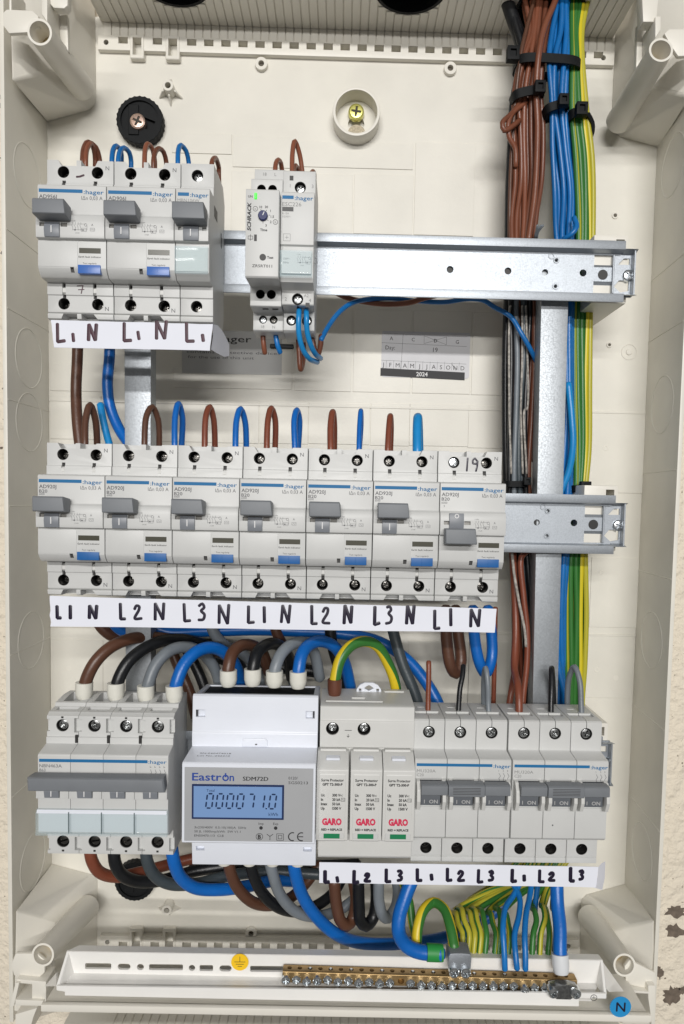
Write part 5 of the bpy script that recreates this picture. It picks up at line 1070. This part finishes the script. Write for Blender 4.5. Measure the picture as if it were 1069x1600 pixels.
# under timer relay and contactor
cable([(411,505,38),(411,522,40),(412,538,40),(414,552,42)], 1.5, CB, 'short brown wire below the timer relay')
cable([(430,505,38),(431,524,38),(434,540,38),(438,551,40)], 1.5, CU, 'short blue wire below the timer relay')
cable([(468,480,22),(467,492,15),(467,520,16),(473,545,20),(483,560,26),(496,566,38)], 1.5, CUL, 'light blue wire, left of the pair in front of the contactor')
cable([(479,482,22),(479,494,15),(480,518,17),(486,540,21),(493,553,27),(501,560,38)], 1.5, CUL, 'light blue wire, right of the pair in front of the contactor')
cable([(466,500,44),(467,540,44),(470,577,44),(474,560,52),(474,520,56)], 1.6, CB, 'long brown wire loop hanging below the contactor')
cable([(484,505,38),(488,530,38),(495,556,38),(500,545,40),(502,524,42)], 1.6, CB, 'brown wire bow below the right side of the contactor')
# thick tails into the main breaker and the meter
def tail(pts, m, label, cap, r=3.7, cm=IVORY, cr=5.0, cr1=3.6, phase=0, tw=0):
    ob = cable(pts, r, m, label, phase=phase, tw=tw); a = P(*cap[0]); b = P(*cap[1]); sleeve(ob, a, b, cr, cr1, cm); return ob
tail([(133,1082,32),(134,1066,32),(148,1036,34),(172,1012,40),(205,998,50),(240,996,62),(290,1004,74),(340,1020,84)], CBT, 'thick brown cable into the main breaker with ivory sleeve', [(132,1066,32),(131,1092,32)])
tail([(182,1084,32),(184,1066,32),(200,1035,36),(228,1012,44),(262,1000,54),(300,1002,66),(350,1020,78)], CK, 'thick black cable into the main breaker with ivory sleeve', [(181,1067,32),(181,1094,32)])
tail([(228,1088,32),(232,1068,32),(244,1038,36),(265,1017,42),(292,1011,52),(318,1022,62),(338,1050,70),(345,1090,74)], CG, 'thick grey cable into the main breaker with ivory sleeve', [(228,1071,32),(228,1096,32)], r=3.6)
tail([(272,1088,30),(276,1068,30),(288,1038,34),(308,1018,40),(332,1012,48),(354,1022,56),(370,1045,64),(380,1090,70)], CUT, 'thick blue cable into the main breaker with ivory sleeve', [(272,1071,30),(273,1097,30)], r=3.8)
tail([(356,1064,26),(357,1045,26),(362,1023,30),(374,1010,38),(392,1008,50),(410,1020,62),(420,1050,72)], CBT, 'thick brown cable into the energy meter', [(357,1047,26),(357,1072,26)], r=3.6)
tail([(394,1062,26),(396,1043,26),(401,1022,30),(414,1009,38),(430,1006,50),(448,1020,62),(456,1060,72)], CK, 'thick black cable into the energy meter', [(395,1045,26),(395,1071,26)], r=3.6)
tail([(428,1064,26),(430,1046,26),(438,1024,30),(454,1008,38),(474,1004,48),(490,1018,58),(500,1060,66)], CG, 'thick grey cable into the energy meter', [(429,1048,26),(429,1073,26)], r=3.5)
tail([(466,1066,26),(467,1048,26),(472,1022,30),(484,1007,38),(502,1002,46),(522,1010,54),(538,1034,62),(548,1075,68)], CUT, 'thick blue cable into the energy meter', [(466,1049,26),(466,1075,26)], r=3.7)
tail([(522,1078,30),(524,1060,30),(533,1028,32),(550,1008,36),(570,1002,40),(590,1010,44),(606,1036,48),(616,1062,50),(622,1100,52)], GYT, 'thick green-yellow cable arching over the surge arrester', [(523,1061,30),(523,1086,30)], r=3.3, cm=BROWNS, cr=4.2, cr1=3.4, phase=-.05, tw=.0042)
cable([(230,975,74),(262,987,76),(320,986,76),(400,984,76),(460,986,76),(530,990,76),(590,1002,76),(635,1030,76),(665,1065,74),(685,1100,70),(695,1140,68)], 3.8, CUT, 'long thick blue cable running right behind the bottom row')
cable([(148,950,70),(155,975,70),(172,992,72),(200,1002,78),(240,1010,84)], 3.6, CBT, 'thick brown cable bend under the left end of the middle strip')
cable([(170,950,66),(180,978,66),(205,992,70),(240,994,80)], 3.2, CUT, 'thick blue cable bend under the left end of the middle strip')
cable([(235,960,82),(262,992,84),(300,1005,86),(345,1010,86),(380,1030,84),(400,1080,80)], 4.0, CK, 'thick black cable running behind the sleeves at left')
cable([(255,985,92),(300,1010,92),(350,1030,92),(420,1040,92),(500,1050,92)], 4.2, CK, 'deep black cable behind the meter')
cable([(262,1000,98),(278,1040,96),(296,1080,94),(306,1120,92)], 3.6, CBT, 'thick brown cable dropping behind the main breaker')
cable([(282,1000,98),(300,1030,97),(318,1070,95),(330,1120,92)], 3.6, CK, 'thick black cable dropping behind the main breaker')
cable([(325,960,70),(335,990,70),(352,1008,72),(380,1022,78),(400,1045,84),(410,1090,86)], 3.5, CG, 'thick grey cable slanting down left of the meter sleeves')
cable([(425,960,72),(433,990,72),(446,1015,74),(462,1050,78),(470,1100,80)], 3.4, CBT, 'brown cable slanting down behind the meter sleeves')
cable([(515,960,70),(518,1000,70),(527,1035,70),(540,1068,70),(548,1110,70)], 3.7, CK, 'thick black cable behind the surge arrester')
cable([(608,960,62),(618,1000,62),(630,1040,60),(645,1075,58),(658,1115,56)], 3.6, CGD, 'thick slate cable passing right of the green-yellow arch')
cable([(440,1010,88),(452,1040,88),(462,1080,86)], 3.6, CG, 'grey cable deep behind the meter')
cable([(697,950,58),(698,1000,58),(704,1040,58),(712,1052,60),(720,1035,64),(716,990,66),(712,950,66)], 3.7, CBT, 'thick brown cable loop hanging under the right of the middle strip')
cable([(739,950,54),(742,1000,54),(750,1038,54),(759,1052,57),(768,1030,62),(768,990,64),(762,950,64)], 3.5, CUT, 'thick blue cable loop hanging under the right of the middle strip')
cable([(774,950,66),(773,1020,66),(771,1100,66)], 1.6, CBR, 'thin brown cable straight down right of the blue loop')
cable([(669,1120,28),(669,1095,30),(670,1060,32),(670,1034,34)], 1.55, CBR, 'brown wire standing out of the first breaker terminal')
cable([(716,1120,28),(717,1100,30),(719,1075,32),(723,1055,35),(724,1040,38)], 1.55, CK, 'black wire standing out of the second breaker terminal')
cable([(764,1120,28),(763,1100,30),(762,1065,31),(759,1044,34),(756,1062,40),(756,1110,42)], 1.6, CG, 'narrow grey wire loop in the third breaker terminal')
cable([(811,1122,28),(811,1098,30),(809,1070,36),(804,1045,50),(806,980,62),(803,900,66),(800,840,70)], 2.3, CBR, 'brown wire coming down into the fourth breaker terminal')
cable([(793,1120,46),(799,1080,48),(804,1050,56),(808,1000,66),(806,930,70),(802,850,72)], 2.0, CBR, 'brown cable passing behind the fourth breaker terminal')
cable([(826,860,66),(815,870,64),(818,930,62),(824,990,60),(823,1040,58),(818,1085,56),(816,1120,54)], 1.9, CBR, 'brown cable with torn sheath left of the right post')
cable([(800,865,62),(804,900,60),(811,940,59),(820,985,58),(822,1010,58)], .9, mat('torn_white_sheath', (.42, .39, .35), .8, noise=.5, nscale=500), 'torn pale sheath strip on the brown cable')
for k, (xx, a) in enumerate(((798, 480), (816, 560), (822, 640))): cable([(xx, 478, 70), (xx-1+k, a, 70), (xx-2, 640, 69.5), (xx+1, 740, 70)], .7, mat('torn_white_sheath', (.45, .42, .38), .8, noise=.6, nscale=500), 'torn pale sheath strip among the phase cables', 'torn sheath strips between the upper rails')
cable([(861,1122,28),(861,1100,30),(862,1070,34),(862,1044,40),(864,1066,46),(866,1120,50)], 1.7, CK, 'narrow black wire loop in the fifth breaker terminal')
cable([(909,1122,28),(908,1100,30),(906,1065,33),(898,1042,38),(889,1060,44),(886,1120,48)], 1.7, CG, 'grey wire arch in the last breaker terminal')
cable([(872,960,64),(866,1000,64),(872,1040,64),(882,1085,62),(884,1125,62)], 2.0, CU, 'blue cable crossing low beside the right post')
# below the bottom row
cable([(140,1320,40),(143,1342,40),(155,1362,44),(180,1370,52),(215,1364,62),(260,1352,72),(310,1340,80),(360,1335,84)], 3.6, CBR, 'thick brown cable below the main breaker curving right')
cable([(178,1325,38),(180,1348,38),(192,1368,42),(220,1378,50),(260,1374,58),(300,1362,66),(360,1352,72)], 3.7, CK, 'thick black cable below the main breaker curving right')
cable([(227,1325,38),(231,1348,38),(244,1370,42),(270,1382,48),(310,1380,56),(360,1368,66),(420,1362,74),(500,1366,76)], 3.6, CGD, 'thick slate cable below the main breaker curving right')
cable([(268,1322,32),(272,1346,32),(282,1370,36),(305,1387,42),(345,1390,50),(390,1384,60),(430,1376,70),(480,1378,78)], 3.8, CUT, 'thick blue cable below the main breaker curving right')
cable([(300,1352,80),(350,1362,82),(420,1350,84),(500,1352,84),(560,1350,84)], 3.6, CK, 'black cable deep behind the lower meter cover')
cable([(356,1340,34),(360,1362,34),(372,1388,38),(396,1410,46),(425,1414,56),(455,1402,66),(480,1378,76),(500,1350,82)], 3.5, CBT, 'thick brown cable below the meter')
cable([(390,1340,34),(395,1364,34),(410,1395,40),(436,1418,48),(470,1424,58),(500,1412,66),(525,1390,74),(540,1360,78)], 3.5, CK, 'thick black cable below the meter')
cable([(420,1340,34),(426,1364,34),(438,1398,40),(462,1424,48),(494,1432,58),(530,1422,66),(560,1400,72)], 3.4, CG, 'thick grey cable below the meter')
cable([(458,1340,32),(462,1366,32),(474,1402,36),(498,1436,42),(530,1462,50),(570,1474,58),(630,1474,64),(690,1466,70),(740,1448,76),(790,1410,82),(810,1385,84)], 3.8, CUT, 'thick blue cable from the meter sweeping right along the tray')
cable([(522,1375,50),(526,1415,50),(532,1438,50),(542,1446,52),(551,1436,56),(556,1405,58),(552,1375,60)], 3.7, CBT, 'thick brown cable loop hanging below the surge arrester')
cable([(560,1375,50),(561,1415,50),(563,1438,50),(572,1446,52),(583,1434,56),(588,1405,58),(587,1375,60)], 3.8, CK, 'thick black cable loop hanging below the surge arrester')
cable([(592,1375,50),(592,1405,50),(597,1428,50),(606,1434,54),(618,1418,58),(622,1390,60),(618,1370,62)], 3.5, CG, 'thick grey cable loop hanging below the surge arrester')
ob = cable([(645,1372,40),(634,1400,36),(624,1432,30),(624,1460,24),(636,1478,18),(656,1487,14),(690,1490,11)], 4.2, CUT, 'thick blue cable with green sleeve clamped to the brass bar')
sleeve(ob, P(667,1488,12), P(692,1489,12), 4.9, 4.7, GREENS)
ob = cable([(870,1370,36),(871,1410,30),(875,1450,22),(875,1485,16),(877,1510,13)], 4.0, CUT, 'thick blue cable with milky sleeve at the right end of the bar')
sleeve(ob, P(875,1490,15), P(877,1521,12), 4.9, 4.0, TRANSL)
cable([(651,1480,22),(653,1450,26),(662,1422,32),(678,1410,38),(694,1420,32),(704,1448,22),(710,1482,14)], 3.1, GYT, 'thick green-yellow cable loop bent over the steel clamp', phase=-.1, tw=.005)
cable([(630,1380,46),(640,1410,44),(644,1440,40),(652,1476,34),(656,1490,30)], 2.6, GYT, 'thick green-yellow cable dropping left of the loop', phase=.2)
gl = 'green-yellow wires hooked into the brass bar'
GN = ['green-yellow wire hook beside the steel clamp']+['green-yellow wire hook, %s of the hooks right of the steel clamp' % a for a in 'second third fourth fifth sixth seventh eighth'.split()]+['green-yellow wire hook, %s of the hooks left of the thick blue cable' % a for a in ('first', 'second', 'third')]+['green-yellow wire hook hidden beside the thick blue cable end']
for i, (xt, yt, xe) in enumerate(((713,1426,720),(721,1424,731),(731,1424,741),(741,1425,750),(752,1427,757),(765,1426,772),(777,1424,780),(790,1428,795),(836,1420,832),(845,1420,843),(854,1424,855),(864,1424,866))):
    sx_ = 806+i*6 if xt < 800 else 852+(i-8)*5
    k_ = .45 if xt < 800 else .5
    jt = [random.uniform(-3, 3) for _ in range(4)]; xt += jt[0]; yt += jt[1]; xe += jt[2]*.6
    cable([(sx_+22,1340,76),(sx_+4,1372,72),(sx_+(xt-sx_)*.55,1396,66),(xt-3 if xt < 800 else xt-1,yt-4,54),(xt+2,yt,45),(xt+5,yt+16,38),(xe+2,1458,32),(xe,1488,27),(xe-1,1505,24)], 1.75, GY, GN[i], gl, phase=random.random())
for i in range(4):
    cable([(828-i*5,1340,84),(800-i*6,1375,82),(758-i*7,1404,78),(722-i*4,1428,70),(712-i*2,1452,60),(714+i*5,1490,50)], 1.9, GY, 'thin green-yellow wire fanning down at the back of the fan', gl, phase=random.random())
cable([(815,1375,52),(803,1398,46),(790,1418,36),(786,1450,24),(788,1490,17),(789,1515,15)], 1.75, CU, 'thin blue wire into the bar, left of three')
cable([(800,1378,52),(812,1402,44),(811,1430,34),(804,1462,24),(806,1495,17),(808,1514,15)], 1.75, CU, 'thin blue wire into the bar, middle of three')
cable([(832,1372,52),(828,1400,44),(822,1430,32),(820,1465,22),(821,1495,17),(821,1515,15)], 1.75, CU, 'thin blue wire into the bar, right of three')
cable([(842,1372,60),(838,1400,58),(836,1424,56)], 1.75, CU, 'short blue wire end behind the three')

# ------------------------------------------------------------------ cable ties
def tie(px0, py0, px1, py1, Yf, depth, wpx, head, label, tail=None, hs=5.0):
    a = P(px0, py0, Yf); b = P(px1, py1, Yf); w = wpx/2.4
    o = thing('cable_tie', (a.x, Yf, a.z), label, 'cable tie', 'black cable ties')
    d = (b-a); L_ = d.length; n = 36; t = M(); rings = []
    ux = d.normalized(); uz = Vector((-ux.z, 0, ux.x))
    for i in range(n):
        an = 2*math.pi*i/n; c_, s_ = math.cos(an), math.sin(an)
        e = .55; cx_ = math.copysign(abs(c_)**e, c_); sy_ = math.copysign(abs(s_)**e, s_)
        p = ux*(L_/2+cx_*L_/2)+Vector((0, depth/2+sy_*depth/2, 0)); q = ux*(L_/2+cx_*(L_/2-1.2))+Vector((0, depth/2+sy_*(depth/2-1.2), 0))
        rings.append([p-uz*w/2, p+uz*w/2, q+uz*w/2, q-uz*w/2])
    vs = [v for r in rings for v in r]; fs = []
    for i in range(n):
        j = (i+1) % n
        for k in range(4): fs.append((4*i+k, 4*i+(k+1) % 4, 4*j+(k+1) % 4, 4*j+k))
    t.add(vs, fs); t.build('strap', BLACK, o, smooth=40)
    h = P(*head, Yf-2)-a; t = M(); t.box(h.x-hs/2, h.x+hs/2, -5.0, 0, h.z-hs/2*1.1, h.z+hs/2*1.1); cc = M(); cc.box(h.x-hs*.25, h.x+hs*.25, -6, -3.5, h.z-hs*.28, h.z+hs*.28); t.build('locking_head', BLACK, o, bev=.5, seg=2, cut=cc)
    if tail: t = M(); t.tube([P(*q)-a for q in tail], 1.3, 6); t.build('tail', BLACK, o)
tie(809, 87, 913, 93, 66, 20, 13, (801,86), 'long black cable tie around all bundles at the top', hs=7.5)
tie(803, 146, 853, 136, 66, 16, 13, (843,138), 'black cable tie around the brown bundle', hs=6.5)
tie(854, 168, 892, 157, 65, 16, 12, (880,158), 'black cable tie around the blue bundle', hs=6)
tie(892, 176, 921, 172, 68, 14, 13, (908,172), 'black cable tie with curled tail on the green-yellow bundle', [(919,178,70),(926,192,72),(926,206,74),(922,216,76)], hs=7)
tie(790, 756, 828, 756, 66, 15, 9, (823,752), 'black cable tie on the phase cables above the middle rail', hs=4.5)
tie(896, 764, 922, 762, 68, 14, 11, (914,761), 'black cable tie low on the green-yellow bundle', hs=6.5)
